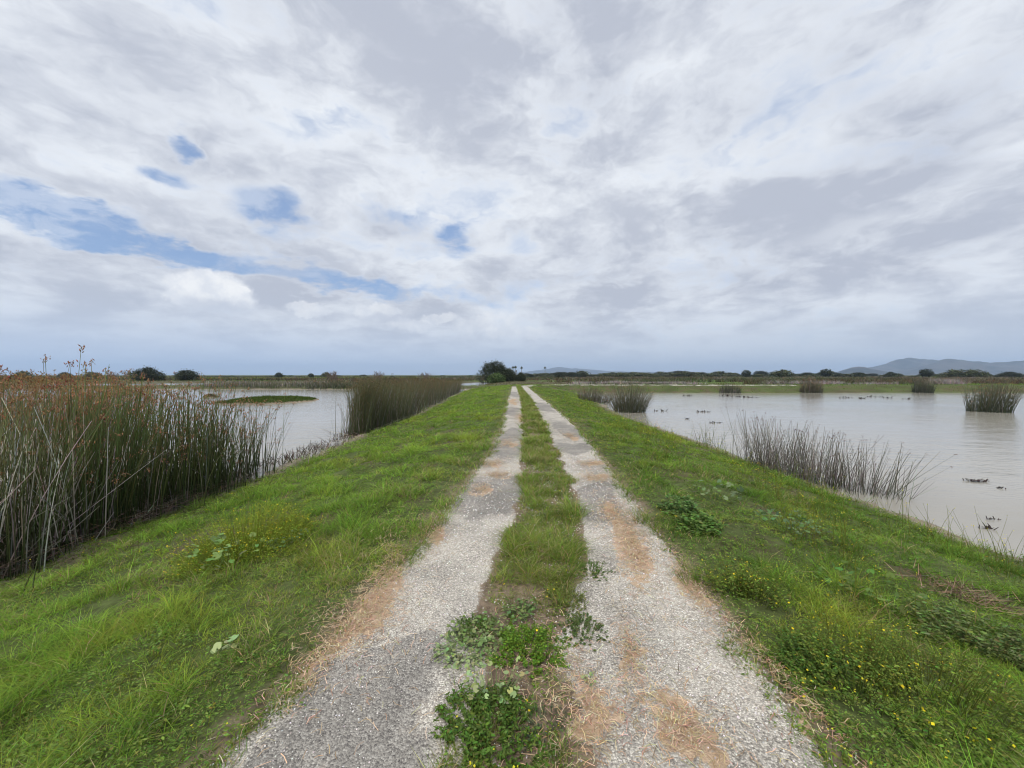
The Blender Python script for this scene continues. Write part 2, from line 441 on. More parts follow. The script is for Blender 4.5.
def path_attr(X, Y):
    L_, R_, li, ri = pathL(Y), pathR(Y), f_(PLI, Y), f_(PRI, Y)
    mid = (li + ri) / 2; hw = (ri - li) / 2
    sc_ = np.clip(Y / 4, .8, 4)
    WX = X + .34 * sc_ ** .5 * (fbm(X * 3.5 / sc_, Y * 3 / sc_, 301, 4) - .5); WY = Y + .75 * sc_ * (fbm(X * 3 / sc_ + 9, Y * 3 / sc_, 303, 4) - .5)
    pat = .35 + 1.25 * fbm(X * 6, Y * 5 / sc_, 305, 4)
    strip = 1 - sstep(.75, 1.15, np.abs(X - mid) / hw + .5 * (fbm(X * 4, Y * 2.5, 61, 3) - .5))
    soil = strip * sstep(2.0, 2.6, Y) * .8
    for b in SOIL: soil = np.maximum(soil, .9 * blob(WX, WY, *b))
    edge = np.minimum(X - L_, R_ - X)
    soil = np.maximum(soil, .55 * (1 - sstep(.0, .14, edge)))
    straw = 0 * X
    for b in STRAW: straw = np.maximum(straw, .78 * blob(WX, WY, *b) * pat)
    dark = 0 * X
    for b in DARK: dark = np.maximum(dark, 1.0 * blob(WX, WY, *b))
    return np.clip(np.stack([soil, straw, dark], -1), 0, 1)
pv = np.concatenate([np.arange(-3.5, 0, .1), np.arange(0, 7, .035), geo(7, .036, 1.02, 60)]); pv = pv[pv < 61]
pu = np.linspace(0, 1, 90)
pY = np.repeat(pv[:, None], len(pu), 1)
eL = pathL(pY) - .07 + .22 * (fbm(pY * 2.6, pY * 0 + 2, 63, 5) - .5); eR = pathR(pY) + .07 + .24 * (fbm(pY * 2.6, pY * 0 + 5, 64, 5) - .5)
pX = eL + (eR - eL) * pu[None]
edge = np.minimum(pu, 1 - pu)[None] * (eR - eL)
pz = .006 - .035 * (1 - sstep(0, .10, edge)) + .02 * (fbm(pX * 2.2, pY * 2.2, 65, 4) - .5) * sstep(0, .1, edge)
# end of the road runs down into the turf
pz = pz - .1 * sstep(54, 60, pY)
idx = np.arange(pX.size).reshape(pX.shape)
Q = np.stack([idx[:-1, :-1], idx[:-1, 1:], idx[1:, 1:], idx[1:, :-1]], -1).reshape(-1, 4)
S = Soup(); S.add(np.stack([pX, pY, pz], -1), path_attr(pX, pY), None, Q)
setting(S.build('path', M_PATH, smooth=True))
def path_z(n): return np.full(n, .004)

# the side track that turns off along the cross bank
tt = np.linspace(0, 1, 160)
cx = np.where(tt < .25, 1.9 + (tt / .25) ** 2 * 3.0, 4.9 + (tt - .25) / .75 * 40)
cy = np.where(tt < .25, 54 + 8.6 * np.sin(tt / .25 * math.pi / 2), 62.6 + .6 * np.sin((tt - .25) * 8))
tx, ty = np.gradient(cx), np.gradient(cy); ln = np.hypot(tx, ty); nxv, nyv = -ty / ln, tx / ln
S = Soup(); VV = []
for k, w in enumerate(np.linspace(-.9, .9, 7)):
    x = cx + nxv * w * (1 + .2 * (fbm(tt * 60, tt * 0 + k, 68, 2) - .5)); y = cy + nyv * w
    VV.append(np.stack([x, y, ground(x, y) + .05 - .05 * (abs(w) > .8)], -1))
VV = np.stack(VV, 1); idx = np.arange(160 * 7).reshape(160, 7)
Q = np.stack([idx[:-1, :-1], idx[1:, :-1], idx[1:, 1:], idx[:-1, 1:]], -1).reshape(-1, 4)
S.add(VV, np.zeros((160 * 7, 3)), None, Q)
setting(S.build('side_track', M_PATH, smooth=True))

def ridge(name, D, pts, depth, seed, amp):
    """a range of hills: crest heights over bearing, with folded slopes"""
    px_ = np.array([p[0] for p in pts], float); h_ = np.array([p[1] for p in pts], float)
    u = np.linspace(px_[0], px_[-1], 220); w = np.linspace(-1, 1, 40)
    uu, ww = np.meshgrid(u, w)
    X = (uu - 512) / F * D; Y = D + ww * depth + .15 * X * 0
    crest = np.interp(uu, px_, h_) / F * D
    prof = np.clip(1 - np.abs(ww), 0, 1) ** 1.15
    n = fbm(X / (D * .05), Y / (D * .05), seed, 5) - .5
    crest = crest * (1 + .16 * (fbm(uu * .11, uu * 0 + seed, seed + 50, 5) - .5) * 2)
    Z = crest * prof * (1 + amp * n * (1 - prof)) + amp * .35 * crest.max() * n * prof * .5 - 2
    idx = np.arange(X.size).reshape(X.shape)
    Q = np.stack([idx[:-1, :-1], idx[:-1, 1:], idx[1:, 1:], idx[1:, :-1]], -1).reshape(-1, 4)
    S = Soup(); S.add(np.stack([X, Y, Z], -1), np.ones((X.size, 3)) * .1, None, Q)
    return setting(S.build(name, M_HILL, smooth=True))
ridge('hills', 5200, [(850, 0), (868, 5), (880, 9), (895, 15), (905, 16.5), (914, 17.5), (922, 17), (932, 15), (945, 13), (960, 8), (980, 2), (995, 0)], 900, 3, 1.2)
ridge('hills', 4300, [(905, 0), (920, 5), (935, 12), (945, 15.5), (962, 16), (975, 14), (990, 13), (1005, 13.5), (1024, 14.5), (1060, 15), (1110, 17), (1160, 12), (1230, 0)], 800, 4, 1.1)
ridge('hills', 3400, [(838, 0), (845, 5), (852, 8), (862, 8.5), (870, 7), (880, 2), (890, 0)], 300, 5, 1.0)
ridge('hills', 9500, [(470, 0), (520, 3), (545, 6), (560, 8.5), (575, 7.5), (590, 5.5), (610, 4), (640, 3), (680, 2), (740, 1), (800, 0)], 1500, 6, 1.0)

# ------------------------------------------------------------------ turf
def sample_strip(n, y0, y1, k, lo, hi):
    """points between two bank lines, denser near the viewer (pdf ~ Y^-k)"""
    u = rng.uniform(0, 1, n)
    Y = (y0 ** (1 - k) + u * (y1 ** (1 - k) - y0 ** (1 - k))) ** (1 / (1 - k))
    X = lo(Y) + rng.uniform(0, 1, n) * (hi(Y) - lo(Y))
    return X, Y

G_LUSH = np.array([.185, .298, .038]); G_DEEP = np.array([.095, .175, .024]); G_YEL = np.array([.30, .33, .045]); G_DRY = np.array([.33, .265, .13])
def lod(Y): return np.clip((Y / 4.0), .75, 20) ** .72

def turf_cover(X, Y):
    """0..1 how much grows here"""
    L_, R_, li, ri = pathL(Y), pathR(Y), f_(PLI, Y), f_(PRI, Y)
    rag = .24 * (fbm(X * 3.5, Y * 3.5, 71, 4) - .5)
    side = np.maximum(L_ - X, X - R_) + rag
    c = sstep(-.17, -.03, side)
    mid = (li + ri) / 2; hw = (ri - li) / 2 * .96
    k = np.abs(X - mid) / hw + .9 * (fbm(X * 3.2, Y * 2.0, 73, 4) - .5)
    strip = 1 - sstep(.7, 1.05, k)
    near = sstep(2.25, 2.9, Y)
    patch = sstep(.5, .62, fbm(X * 3, Y * 3, 75, 3))
    strip = strip * (near + (1 - near) * .55 * patch)
    c = np.maximum(c, strip)
    d = pond_depth(X, Y)
    bare = sstep(-.85, -.2, d + .9 * (fbm(X * 1.1, Y * .8, 79, 3) - .5))
    bare = np.maximum(bare, (X > 0) * (Y > 9) * sstep(-1.5, -.5, d + 1.6 * (fbm(X * .8, Y * .6, 80, 3) - .5)))
    return c * (1 - bare * np.where((X < 0) & (Y < 9.5), .15, .9))

S = Soup()
# fine grass over both banks and the centre strip
for n, y0, y1, k, lo_, hi_ in ((680000, .9, 66, 1.25, lambda y: shoreL(y) - .2, lambda y: shoreR(y) + .2), (70000, 1.2, 60, 1.2, lambda y: f_(PLI, y) - .15, lambda y: f_(PRI, y) + .15)):
    X, Y = sample_strip(n, y0, y1, k, lo_, hi_)
    keep = rng.uniform(0, 1, n) < turf_cover(X, Y)
    X, Y = X[keep], Y[keep]; n = len(X)
    cs = .062 * np.clip(lod(Y), .9, 6) ** .8; lv = np.round(np.log2(cs / .1) * 2) / 2; cs = .1 * 2 ** lv
    ix, iy = np.floor(X / cs), np.floor(Y / cs)
    tx_ = (ix + .2 + .6 * _hash(ix, iy, 11)) * cs; ty_ = (iy + .2 + .6 * _hash(ix, iy, 12)) * cs; tuft = _hash(ix, iy, 13)
    pull = .62 * (tuft > .35) * (rng.uniform(0, 1, n) < .8)
    ox, oy = X - tx_, Y - ty_
    X, Y = X - ox * pull, Y - oy * pull
    left = X < pathL(Y); right = X > pathR(Y); mid = ~(left | right)
    clump = fbm(X * 2.2, Y * 2.2, 81, 4); big = fbm(X * .5, Y * .5, 83, 3); fine = fbm(X * 7, Y * 7, 85, 2)
    H = .035 + .105 * sstep(.45, .70, clump) + .04 * fine
    edge = np.maximum(pathL(Y) - X, X - pathR(Y))
    H *= .5 + .5 * sstep(0, .7, edge)
    H = np.where(mid, .05 + .06 * clump + .07 * sstep(.5, .68, clump), H); H = np.where(mid & (Y < 3.0), H * .5, H)
    H = np.where(right, H * .9, H) * rng.uniform(.6, 1.35, n)
    W = .0047 * lod(Y) * rng.uniform(.7, 1.3, n)
    H = H * np.clip(lod(Y), 1, 1.8) ** .35 * (.7 + .65 * tuft)
    # drop clumps out so that soil and shade show
    gap = fbm(X * 3.7, Y * 3.7, 87, 3)
    H = H * (1 - .7 * sstep(.54, .66, gap))
    col = lerp(np.broadcast_to(G_LUSH, (n, 3)), G_DEEP, sstep(.45, .7, big) * .6)
    col = lerp(col, np.broadcast_to(G_YEL, (n, 3)), sstep(.5, .75, fbm(X * .9 + 7, Y * .9, 89, 3)) * np.where(right, .75, .45))
    col = lerp(col, np.broadcast_to(G_DEEP, (n, 3)), np.where(right, .85, 0) * sstep(.42, .62, fbm(X * 1.2, Y * 1.2, 88, 3)))
    col = lerp(col, np.broadcast_to(np.array([.135, .18, .035]), (n, 3)), np.where(mid, .6, .0))
    dry = rng.uniform(0, 1, n) < np.where(mid, .07, .03) + .12 * (edge < .5) + .22 * sstep(.6, .72, fbm(X * 1.1, Y * 1.1, 90, 3))
    col = np.where(dry[:, None], G_DRY, col)
    col = jitter(col, n, .35)
    wind = np.where(rng.uniform(0, 1, n) < .75, np.arctan2(oy, ox) + rng.normal(0, .8, n), rng.uniform(0, math.tau, n))
    col = col * ((.62 + .76 * tuft) * (.75 + .5 * fine))[:, None]
    P = np.stack([X, Y, np.where(mid, 0.0, ground(X, Y)) - .008], 1)
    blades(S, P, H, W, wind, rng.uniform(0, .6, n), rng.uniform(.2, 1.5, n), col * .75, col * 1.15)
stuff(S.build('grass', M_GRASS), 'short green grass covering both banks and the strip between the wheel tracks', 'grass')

# coarse grass on the cross bank, mud bars and beyond
S = Soup()
n = 90000
X, Y = sample_strip(n, 57, 900, 1.5, lambda y: -1.5 * y, lambda y: 1.5 * y)
d = pond_depth(X, Y)
keep = (d < -.3) & ~((Y < 66) & (X > -7) & (X < 9) & (np.abs(X) < 0)) 
keep &= ~((np.abs(Y - 62.7) < 1.0) & (X > 3.5) & (X < 16 + rng.uniform(0, 20, n)))
X, Y, d = X[keep], Y[keep], d[keep]; n = len(X)
gn = fbm(X * .02, Y * .03, 101, 3)
col = lerp(np.broadcast_to(np.array([.14, .23, .03]), (n, 3)), np.array([.12, .10, .045]), sstep(70, 95, Y) * sstep(.4, .6, gn))
H = np.where(Y < 70, .22, .35) * rng.uniform(.5, 1.3, n)
H = np.where((X < 0) & (Y < 84) & (X < -55), H * .4, H)
blades(S, np.stack([X, Y, ground(X, Y) - .03], 1), H, .05 * (Y / 60) ** .9 * rng.uniform(.7, 1.4, n), rng.uniform(0, math.tau, n),
       rng.uniform(.1, .6, n), rng.uniform(0, .6, n), jitter(col, n, .3) * .8, jitter(col, n, .3))
stuff(S.build('marsh_grass', M_GRASS), 'green marsh grass on the flat land beyond the ponds', 'grass')

# low leafy weeds woven through the turf
def leaf_sprays(S, P, size, nleaf, col, up=.6, spread=1.0, TV=LEAF_V, TT=LEAF_T):
    n = len(P)
    for j in range(nleaf):
        az = rng.uniform(0, math.tau, n); r = rng.uniform(.1, .9, n) * size * spread; h = rng.uniform(.1, 1.0, n) * size * up
        pos = P + np.stack([np.cos(az) * r, np.sin(az) * r, h], 1)
        scatter(S, TV, TT, None, pos, az + rng.normal(0, .5, n), size * rng.uniform(.35, .75, n), jitter(col, n, .35), rng.uniform(-1.1, .6, n), az + math.pi / 2)
S = Soup()
n = 46000
X, Y = sample_strip(n, .9, 34, 1.4, lambda y: shoreL(y) + .5, lambda y: shoreR(y) - .4)
side = np.where(X > pathR(Y), 1.0, np.where(X < pathL(Y), .75, .95))
pn = fbm(X * 1.4 + 3, Y * 1.4, 111, 3)
keep = (rng.uniform(0, 1, n) < turf_cover(X, Y) * side * sstep(.38, .58, pn))
X, Y = X[keep], Y[keep]; n = len(X)
P = np.stack([X, Y, ground(X, Y) + .02], 1)
wc = lerp(np.broadcast_to(np.array([.085, .15, .022]), (n, 3)), np.array([.17, .23, .045]), rng.uniform(0, 1, n))
leaf_sprays(S, P, .030 * lod(Y) ** .8 * rng.uniform(.6, 1.5, n), 10, wc, .9)
stuff(S.build('leafy_weeds', M_LEAF), 'low broad-leaved weeds mixed into the grass of the banks', 'weeds')

# wild mustard: thin stems topped with small yellow flowers
S = Soup(); SF = Soup()
n = 15000
X, Y = sample_strip(n, 1.2, 40, 1.35, lambda y: shoreL(y) + .8, lambda y: shoreR(y) - .2)
pn = fbm(X * .9 + 40, Y * .7, 121, 3)
dens = np.where(X > pathR(Y), sstep(.43, .68, pn), np.where(X < pathL(Y), .16 * sstep(.5, .7, pn), .12))
dsh = -pond_depth(X, Y); shw = (X > 0) & (Y < 13) & (dsh < 1.7) & (dsh > .15)
dens = np.where(shw, .55 * sstep(.35, .6, fbm(X * 1.3, Y * 1.3, 123, 2)), dens)
keep = rng.uniform(0, 1, n) < dens * turf_cover(X, Y) * .9
X, Y, shw = X[keep], Y[keep], shw[keep]; n = len(X)
edge = np.maximum(pathL(Y) - X, X - pathR(Y))
H = np.where(shw, 1.25, 1) * (.12 + .26 * sstep(.1, 1.6, edge)) * rng.uniform(.6, 1.3, n)
P = np.stack([X, Y, ground(X, Y)], 1)
az = rng.uniform(0, math.tau, n)
cg = jitter(np.array([.17, .20, .035]), n, .25)
tips = stems(S, P, H, .0022 * lod(Y), az, rng.uniform(0, .25, n), rng.uniform(0, .25, n), cg, cg, 2, 3)
leaf_sprays(S, P + np.array([0, 0, .03]),   .04 * lod(Y) ** .6, 5, cg, 2.2, .6)
for j in range(4):
    pos = tips + rng.normal(0, .012, (n, 3)) * lod(Y)[:, None] ** .5
    yl = jitter(np.array([.52, .46, .025]), n, .25)
    m_ = rng.uniform(0, 1, n) < .5
    scatter(SF, QUAD_V, None, [(0, 1, 2, 3)], pos[m_], rng.uniform(0, 6.28, m_.sum()), (.0068 * lod(Y) ** .5 * rng.uniform(.45, 1.5, n))[m_], yl[m_], rng.uniform(.0, 1.2, m_.sum()))
mu = S.build('wild_mustard', M_GRASS)
stuff(mu, 'wild mustard with tiny yellow flowers sprinkled through the bank grass', 'wildflowers')
SF.build('flowers', M_PETAL, mu)

# straw lying on the path, loose chips
S = Soup(); P_ = []
for b in STRAW:
    cx_, cy_, rx, ry, an = b
    m_ = int(min(2400, 160 + 10500 * rx * ry / max(1, (cy_ / 3.5) ** 1.6)))
    sp_ = np.where(rng.uniform(0, 1, m_) < .6, .5, 1.1)
    u, v = rng.normal(0, 1, m_) * sp_ * rx, rng.normal(0, 1, m_) * sp_ * ry
    P_.append(np.stack([cx_ + u * math.cos(an) - v * math.sin(an), cy_ + u * math.sin(an) + v * math.cos(an)], 1))
P_.append(np.stack([rng.uniform(-1.2, 1.4, 350), rng.uniform(1.3, 6, 350)], 1)); P_.append(np.stack([rng.normal(.12, .16, 420), rng.normal(2.1, .35, 420)], 1))
P_ = np.concatenate(P_); n = len(P_)
az = rng.uniform(0, math.tau, n); ln = rng.uniform(.018, .07, n) * np.clip(lod(P_[:, 1]), 1, 2); w = .0017 * lod(P_[:, 1])
dx = np.stack([np.cos(az), np.sin(az)], 1); pxn = np.stack([-dx[:, 1], dx[:, 0]], 1)
z0 = rng.uniform(.004, .02, n) + .01; z1 = rng.uniform(.002, .02, n) + .01
def v3(a, z): return np.concatenate([a, z[:, None]], 1)
A = P_ - dx * ln[:, None] / 2; B = P_ + dx * ln[:, None] / 2; Mi = P_ + pxn * (rng.normal(0, .12, n) * ln)[:, None]
rowsV = [v3(A - pxn * w[:, None], z0), v3(A + pxn * w[:, None], z0), v3(Mi - pxn * w[:, None], (z0 + z1) / 2 + .006), v3(Mi + pxn * w[:, None], (z0 + z1) / 2 + .006), v3(B - pxn * w[:, None], z1), v3(B + pxn * w[:, None], z1)]
V = np.stack(rowsV, 1).reshape(-1, 3); C = np.repeat(jitter(lerp(np.broadcast_to(np.array([.28, .18, .10]), (n, 3)), np.array([.58, .45, .29]), rng.uniform(0, 1, n) ** 1.5), n, .3), 6, 0)
b = np.arange(n)[:, None] * 6
S.add(V, C, None, np.concatenate([np.concatenate([b, b + 1, b + 3, b + 2], 1), np.concatenate([b + 2, b + 3, b + 5, b + 4], 1)]))
stuff(S.build('straw', M_DRY), 'tan mown straw scattered in patches along the wheel tracks', 'straw')

S = Soup(); n = 9000
Y = 1.0 + 7 * rng.uniform(0, 1, n) ** 1.7; X = pathL(Y) + rng.uniform(0, 1, n) * (pathR(Y) - pathL(Y))
scatter(S, STONE_V, None, STONE_Q, np.stack([X, Y, np.full(n, .008)], 1), rng.uniform(0, 6.28, n), rng.uniform(.002, .0055, n) * np.clip(Y / 3, .8, 1.6),
        jitter(lerp(np.broadcast_to(np.array([.30, .27, .24]), (n, 3)), np.array([.66, .63, .59]), rng.uniform(0, 1, n)), n, .15), rng.uniform(-.3, .3, n))
stuff(S.build('gravel', M_STONE), 'loose pale stone chips lying on the wheel tracks', 'gravel')

# ------------------------------------------------------------------ bulrushes
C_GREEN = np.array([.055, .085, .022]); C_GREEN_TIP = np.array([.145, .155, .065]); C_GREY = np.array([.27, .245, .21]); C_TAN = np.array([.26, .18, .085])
C_SEED = np.array([.27, .145, .08]); C_BROWN = np.array([.16, .095, .04])
def seed_heads(S, tips, size, col, nray=7):
    n = len(tips)
    for j in range(nray):
        az = rng.uniform(0, math.tau, n); r = size * rng.uniform(.2, 1.0, n)
        pos = tips + np.stack([np.cos(az) * r, np.sin(az) * r, -rng.uniform(-.3, .9, n) * size], 1)
        scatter(S, DIAM_V, DIAM_T, None, pos, az, size * rng.uniform(.22, .42, n), jitter(col, n, .35), rng.uniform(.2, 1.2, n))
        # ray that carries the spikelet
        dv = pos - tips; w = np.stack([-np.sin(az), np.cos(az), 0 * az], 1) * (size * .05)[:, None]
        V = np.stack([tips - w, tips + w, pos], 1).reshape(-1, 3)
        S.add(V, np.repeat(jitter(col * 1.2, n, .2), 3, 0), np.arange(3 * n).reshape(-1, 3))

def bulrush(label, pts, H, group=None, dead=.3, seeds=.6, lean=.12, fan=0.0, rad=.006, name='bulrush_clump', cat='bulrush', seedsize=.05,
            green=None, tip=None, deadh=.75, tangle=0, seedcol=None, wind=(.12, 0.0), greycol=None, droop=.25, hv=.5, hs=1.0, dome=0.0):
    """a rush clump rooted at pts (n,2): green stems, dead grey stems, brown seed heads"""
    n = len(pts); X, Y = pts[:, 0], pts[:, 1]
    H = np.broadcast_to(H, n) * (1.12 - hv * rng.uniform(0, 1, n) ** 1.6) * (.82 + .36 * fbm(X * 1.1 / hs, Y * 1.1 / hs, 401, 3))
    if dome: H = H * (1 - dome * np.clip(((X - X.mean()) / (np.ptp(X) / 2)) ** 2, 0, 1))
    z = np.maximum(ground(X, Y), ZW - .15) - .03
    P = np.stack([X, Y, z], 1)
    c = P.mean(0); base = (c[0], c[1], float(max(ZW, ground(c[0], c[1]))))
    rel = P - c
    az0 = np.arctan2(rel[:, 1], rel[:, 0]); rr = np.hypot(rel[:, 0], rel[:, 1]); rr = rr / max(rr.max(), .01)
    lx = np.cos(az0) * fan * rr + wind[0] + rng.normal(0, lean, n); ly = np.sin(az0) * fan * rr + wind[1] + rng.normal(0, lean, n)
    az = np.arctan2(ly, lx); ln = np.hypot(lx, ly)
    t = thing(name, label, cat, base, group)
    isd = rng.uniform(0, 1, n) < dead
    g = C_GREEN if green is None else np.array(green); tp = C_GREEN_TIP if tip is None else np.array(tip)
    gc_ = C_GREY if greycol is None else np.array(greycol)
    S1 = Soup(); m = ~isd; k = m.sum()
    cv = rng.uniform(0, droop, n) * (rng.uniform(0, 1, n) < .7)
    if k:
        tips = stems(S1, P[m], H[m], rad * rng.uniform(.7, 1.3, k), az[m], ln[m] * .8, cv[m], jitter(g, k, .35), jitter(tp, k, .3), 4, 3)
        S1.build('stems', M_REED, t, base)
    S2 = Soup(); k2 = isd.sum()
    if k2:
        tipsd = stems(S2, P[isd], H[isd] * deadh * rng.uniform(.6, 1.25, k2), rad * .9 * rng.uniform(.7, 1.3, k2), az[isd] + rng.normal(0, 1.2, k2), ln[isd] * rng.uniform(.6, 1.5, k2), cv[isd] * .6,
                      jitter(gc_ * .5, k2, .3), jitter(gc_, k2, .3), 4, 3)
    if tangle:
        q = rng.integers(0, n, tangle)
        Pt = P[q].copy(); Pt[:, :2] += rng.normal(0, .15, (tangle, 2)); Pt[:, 2] += rng.uniform(0, .7, tangle) * H[q] * .6
        stems(S2, Pt, H[q] * rng.uniform(.25, .6, tangle), rad * .8 * rng.uniform(.7, 1.3, tangle), rng.uniform(0, math.tau, tangle), rng.uniform(.15, 1.3, tangle), rng.uniform(-.6, .6, tangle),
              jitter(gc_ * .6, tangle, .35), jitter(gc_, tangle, .3), 3, 3)
    if S2.n: S2.build('dead_stems', M_DRY, t, base)
    if seeds > 0 and k:
        s_ = rng.uniform(0, 1, k) < seeds
        if s_.sum():
            S3 = Soup(); seed_heads(S3, tips[s_], seedsize * rng.uniform(.6, 1.3, s_.sum()), C_SEED if seedcol is None else np.array(seedcol)); S3.build('seed_heads', M_SEED, t, base)
    return t

def poly_pts(n, x0, x1, y0, y1, cl=0.5, size=.25):
    """rooting points in loose tussocks"""
    k = max(3, int(n * .05)); c = np.stack([rng.uniform(x0, x1, k), rng.uniform(y0, y1, k)], 1)
    q = rng.integers(0, k, n); p = c[q] + rng.normal(0, size, (n, 2)) 
    u = np.stack([rng.uniform(x0, x1, n), rng.uniform(y0, y1, n)], 1)
    return np.where((rng.uniform(0, 1, n) < cl)[:, None], p, u)
def disc_pts(n, cx, cy, rx, ry):
    a = rng.uniform(0, math.tau, n); r = np.sqrt(rng.uniform(0, 1, n))
    return np.stack([cx + rx * r * np.cos(a), cy + ry * r * np.sin(a)], 1)

# the near stand on the pond edge: grey tangle, dark green middle, thin far end
p = poly_pts(1900, -9.8, -6.3, 3.2, 5.9)
bulrush('tall grey tangle of dead bulrush at the very edge of the bank, browning on top', p, 1.95, dead=.45, seeds=.4, lean=.07, tangle=600, rad=.0085, green=(.03, .045, .014), tip=(.13, .135, .055), greycol=(.50, .455, .39), seedsize=.06, seedcol=(.22, .13, .06), deadh=.85, wind=(.05, -.02))
p = poly_pts(1250, -7.9, -6.3, 5.7, 8.8)
bulrush('dense dark green bulrush stand with rusty seed heads beside the grey tangle', p, 2.42 - .16 * (p[:, 1] - 6.3), dead=.10, seeds=.9, lean=.06, seedsize=.06, wind=(.07, -.02), tangle=30, green=(.022, .040, .010), tip=(.13, .155, .05), rad=.008, hv=.75)
p = poly_pts(400, -7.8, -6.4, 8.5, 10.6, .4)
bulrush('thin end of the bulrush stand where single stems stand against open water', p, 2.1 - .15 * (p[:, 1] - 8.5), dead=.15, seeds=.9, lean=.065, seedsize=.06, wind=(.09, 0), hv=.72, rad=.007, green=(.025, .045, .012), tip=(.12, .135, .05))
p = disc_pts(34, -6.9, 5.0, .8, .7)
bulrush('few very tall bulrush stems leaning above the horizon with loose rusty heads', p, 2.3, dead=.05, seeds=.85, lean=.14, seedsize=.06, hv=.3, wind=(.2, 0), rad=.006, seedcol=(.22, .08, .05))
for q_, h_, lb in ((gp(26, 614, -.82), .42, 'taller of two dark bulrush stubs standing alone in the green grass'), (gp(17, 611, -.82), .34, 'shorter of two dark bulrush stubs standing alone in the green grass')):
    bulrush(lb, np.array([q_]), h_, dead=0, seeds=0, lean=.05, rad=.009, tip=(.04, .05, .02), name='bulrush_stub')
p = np.array([gp(262, 512, -.6), gp(260, 511, -.6)])
bulrush('lone thin green stem in the grass beside the end of the stand', p[:1], .5, dead=0, seeds=0, lean=.02, rad=.007, tip=(.05, .06, .02))
x, y, z = -6.9, 6.0, ZW
t = thing('reed_thatch', 'fallen grey and brown reed litter under the near bulrush stand', 'reed litter', (x, y, z)); n = 3000
P = np.stack([rng.uniform(-9.2, -6.15, n), 3.2 + 6.2 * rng.uniform(0, 1, n), np.zeros(n)], 1); P[:, 2] = np.maximum(ground(P[:, 0], P[:, 1]), ZW) + rng.uniform(0, .35, n) ** 1.5
cc = jitter(lerp(np.broadcast_to(np.array([.10, .075, .05]), (n, 3)), np.array([.30, .26, .20]), rng.uniform(0, 1, n) ** 2), n, .3)
S = Soup(); stems(S, P, rng.uniform(.06, .3, n), .008, rng.uniform(0, 6.28, n), rng.uniform(1, 5, n), rng.uniform(-.5, .5, n), cc, cc, 2, 3, .4); o_ = S.build('stalks', M_DRY, t, (x, y, z)); o_['kind'] = 'stuff'
# brown stand out in the pond behind it
yb = rng.uniform(15, 24, 1700); p = np.stack([-yb * rng.uniform(1.06, 1.75, 1700), yb], 1) + rng.normal(0, .3, (1700, 2))
bulrush('broad rust-brown bulrush bed out in the pond behind the grey tangle', p, 2.5, dead=.25, seeds=.8, lean=.08, rad=.012, green=(.10, .08, .03), tip=(.24, .15, .06), seedsize=.17, seedcol=(.20, .125, .055), hv=.5)
p = disc_pts(420, -15.5, 15.0, 1.1, 1.2)
bulrush('short rust-brown bulrush tuft in front of the brown bed', p, 2.0, dead=.25, seeds=.95, lean=.08, rad=.009, green=(.08, .07, .03), tip=(.18, .115, .05), seedsize=.13, seedcol=(.26, .145, .055))

# the big stand at the bend of the bank
def along(n, y0, y1, w0, w1):
    Y = y0 + (y1 - y0) * rng.uniform(0, 1, n) ** 1.3
    return np.stack([shoreL(Y) + .15 - rng.uniform(0, 1, n) ** .8 * (w0 + (w1 - w0) * (Y - y0) / (y1 - y0)) + rng.normal(0, .22, n), Y], 1)
p = along(2300, 16.6, 24.5, .25, 2.9)
bulrush('big dense olive bulrush stand on the bank with pale stems in front', p, 2.15, dead=.22, seeds=.75, lean=.09, rad=.010, seedsize=.075, seedcol=(.125, .10, .05), green=(.05, .065, .025), tip=(.13, .13, .06), fan=.12, hs=1.4)
p = along(1900, 24, 62, 2.7, 1.6)
bulrush('long brown-topped bulrush stand tapering away along the bank', p, 2.25 - .014 * (p[:, 1] - 24), dead=.2, seeds=.85, lean=.08, rad=.014, seedsize=.11, seedcol=(.13, .10, .05), green=(.05, .06, .025), tip=(.13, .115, .055), hs=2)
p = np.stack([rng.uniform(-7.5, -6.75, 34), rng.uniform(16.2, 17.4, 34)], 1)
bulrush('thin row of separate pale stems in the water before the big stand', p, 1.6, dead=.35, seeds=.1, lean=.05, rad=.006, seedsize=.04)

# muddy pond side
a = rng.uniform(0, 1, 600); p = np.stack([6.75 + 1.0 * a + rng.normal(0, .28, 600), 11.0 - 2.5 * a + rng.normal(0, .28, 600)], 1)
bulrush('grey-green bulrush clump on the muddy bank, spiky with small dark heads', p, 1.38 - .2 * a, dead=.58, seeds=.7, lean=.17, hs=.5, rad=.0055, seedsize=.028, fan=.2, green=(.03, .04, .018), tip=(.14, .125, .08), greycol=(.30, .265, .225),
        tangle=330, seedcol=(.12, .05, .05), wind=(.02, 0), droop=.15)
p = disc_pts(46, 8.05, 8.35, .38, .3)
bulrush('few bulrush stems bent far over the water at the end of the clump', p, 1.15, dead=.45, seeds=.3, lean=.3, rad=.0065, seedsize=.03, wind=(.45, -.05), green=(.06, .07, .035), tip=(.12, .11, .07), seedcol=(.12, .05, .05))
p = disc_pts(30, 7.0, 13.8, .6, .35)
bulrush('sparse wisp of thin bulrush stems at the water edge, a dozen or so', p, 1.05, dead=.4, seeds=.2, lean=.25, rad=.006, seedsize=.03, wind=(0, 0), seedcol=(.12, .05, .05))
p = disc_pts(620, 8.3, 27.6, 1.05, .9)
bulrush('rounded dark bulrush clump fanning out at the corner of the bank', p, 2.05, dead=.15, seeds=.15, lean=.14, fan=.5, dome=.45, rad=.011, seedsize=.06, green=(.045, .058, .03), tip=(.13, .115, .06), wind=(.05, 0))
p = disc_pts(380, 7.7, 36.5, 1.5, 1.2)
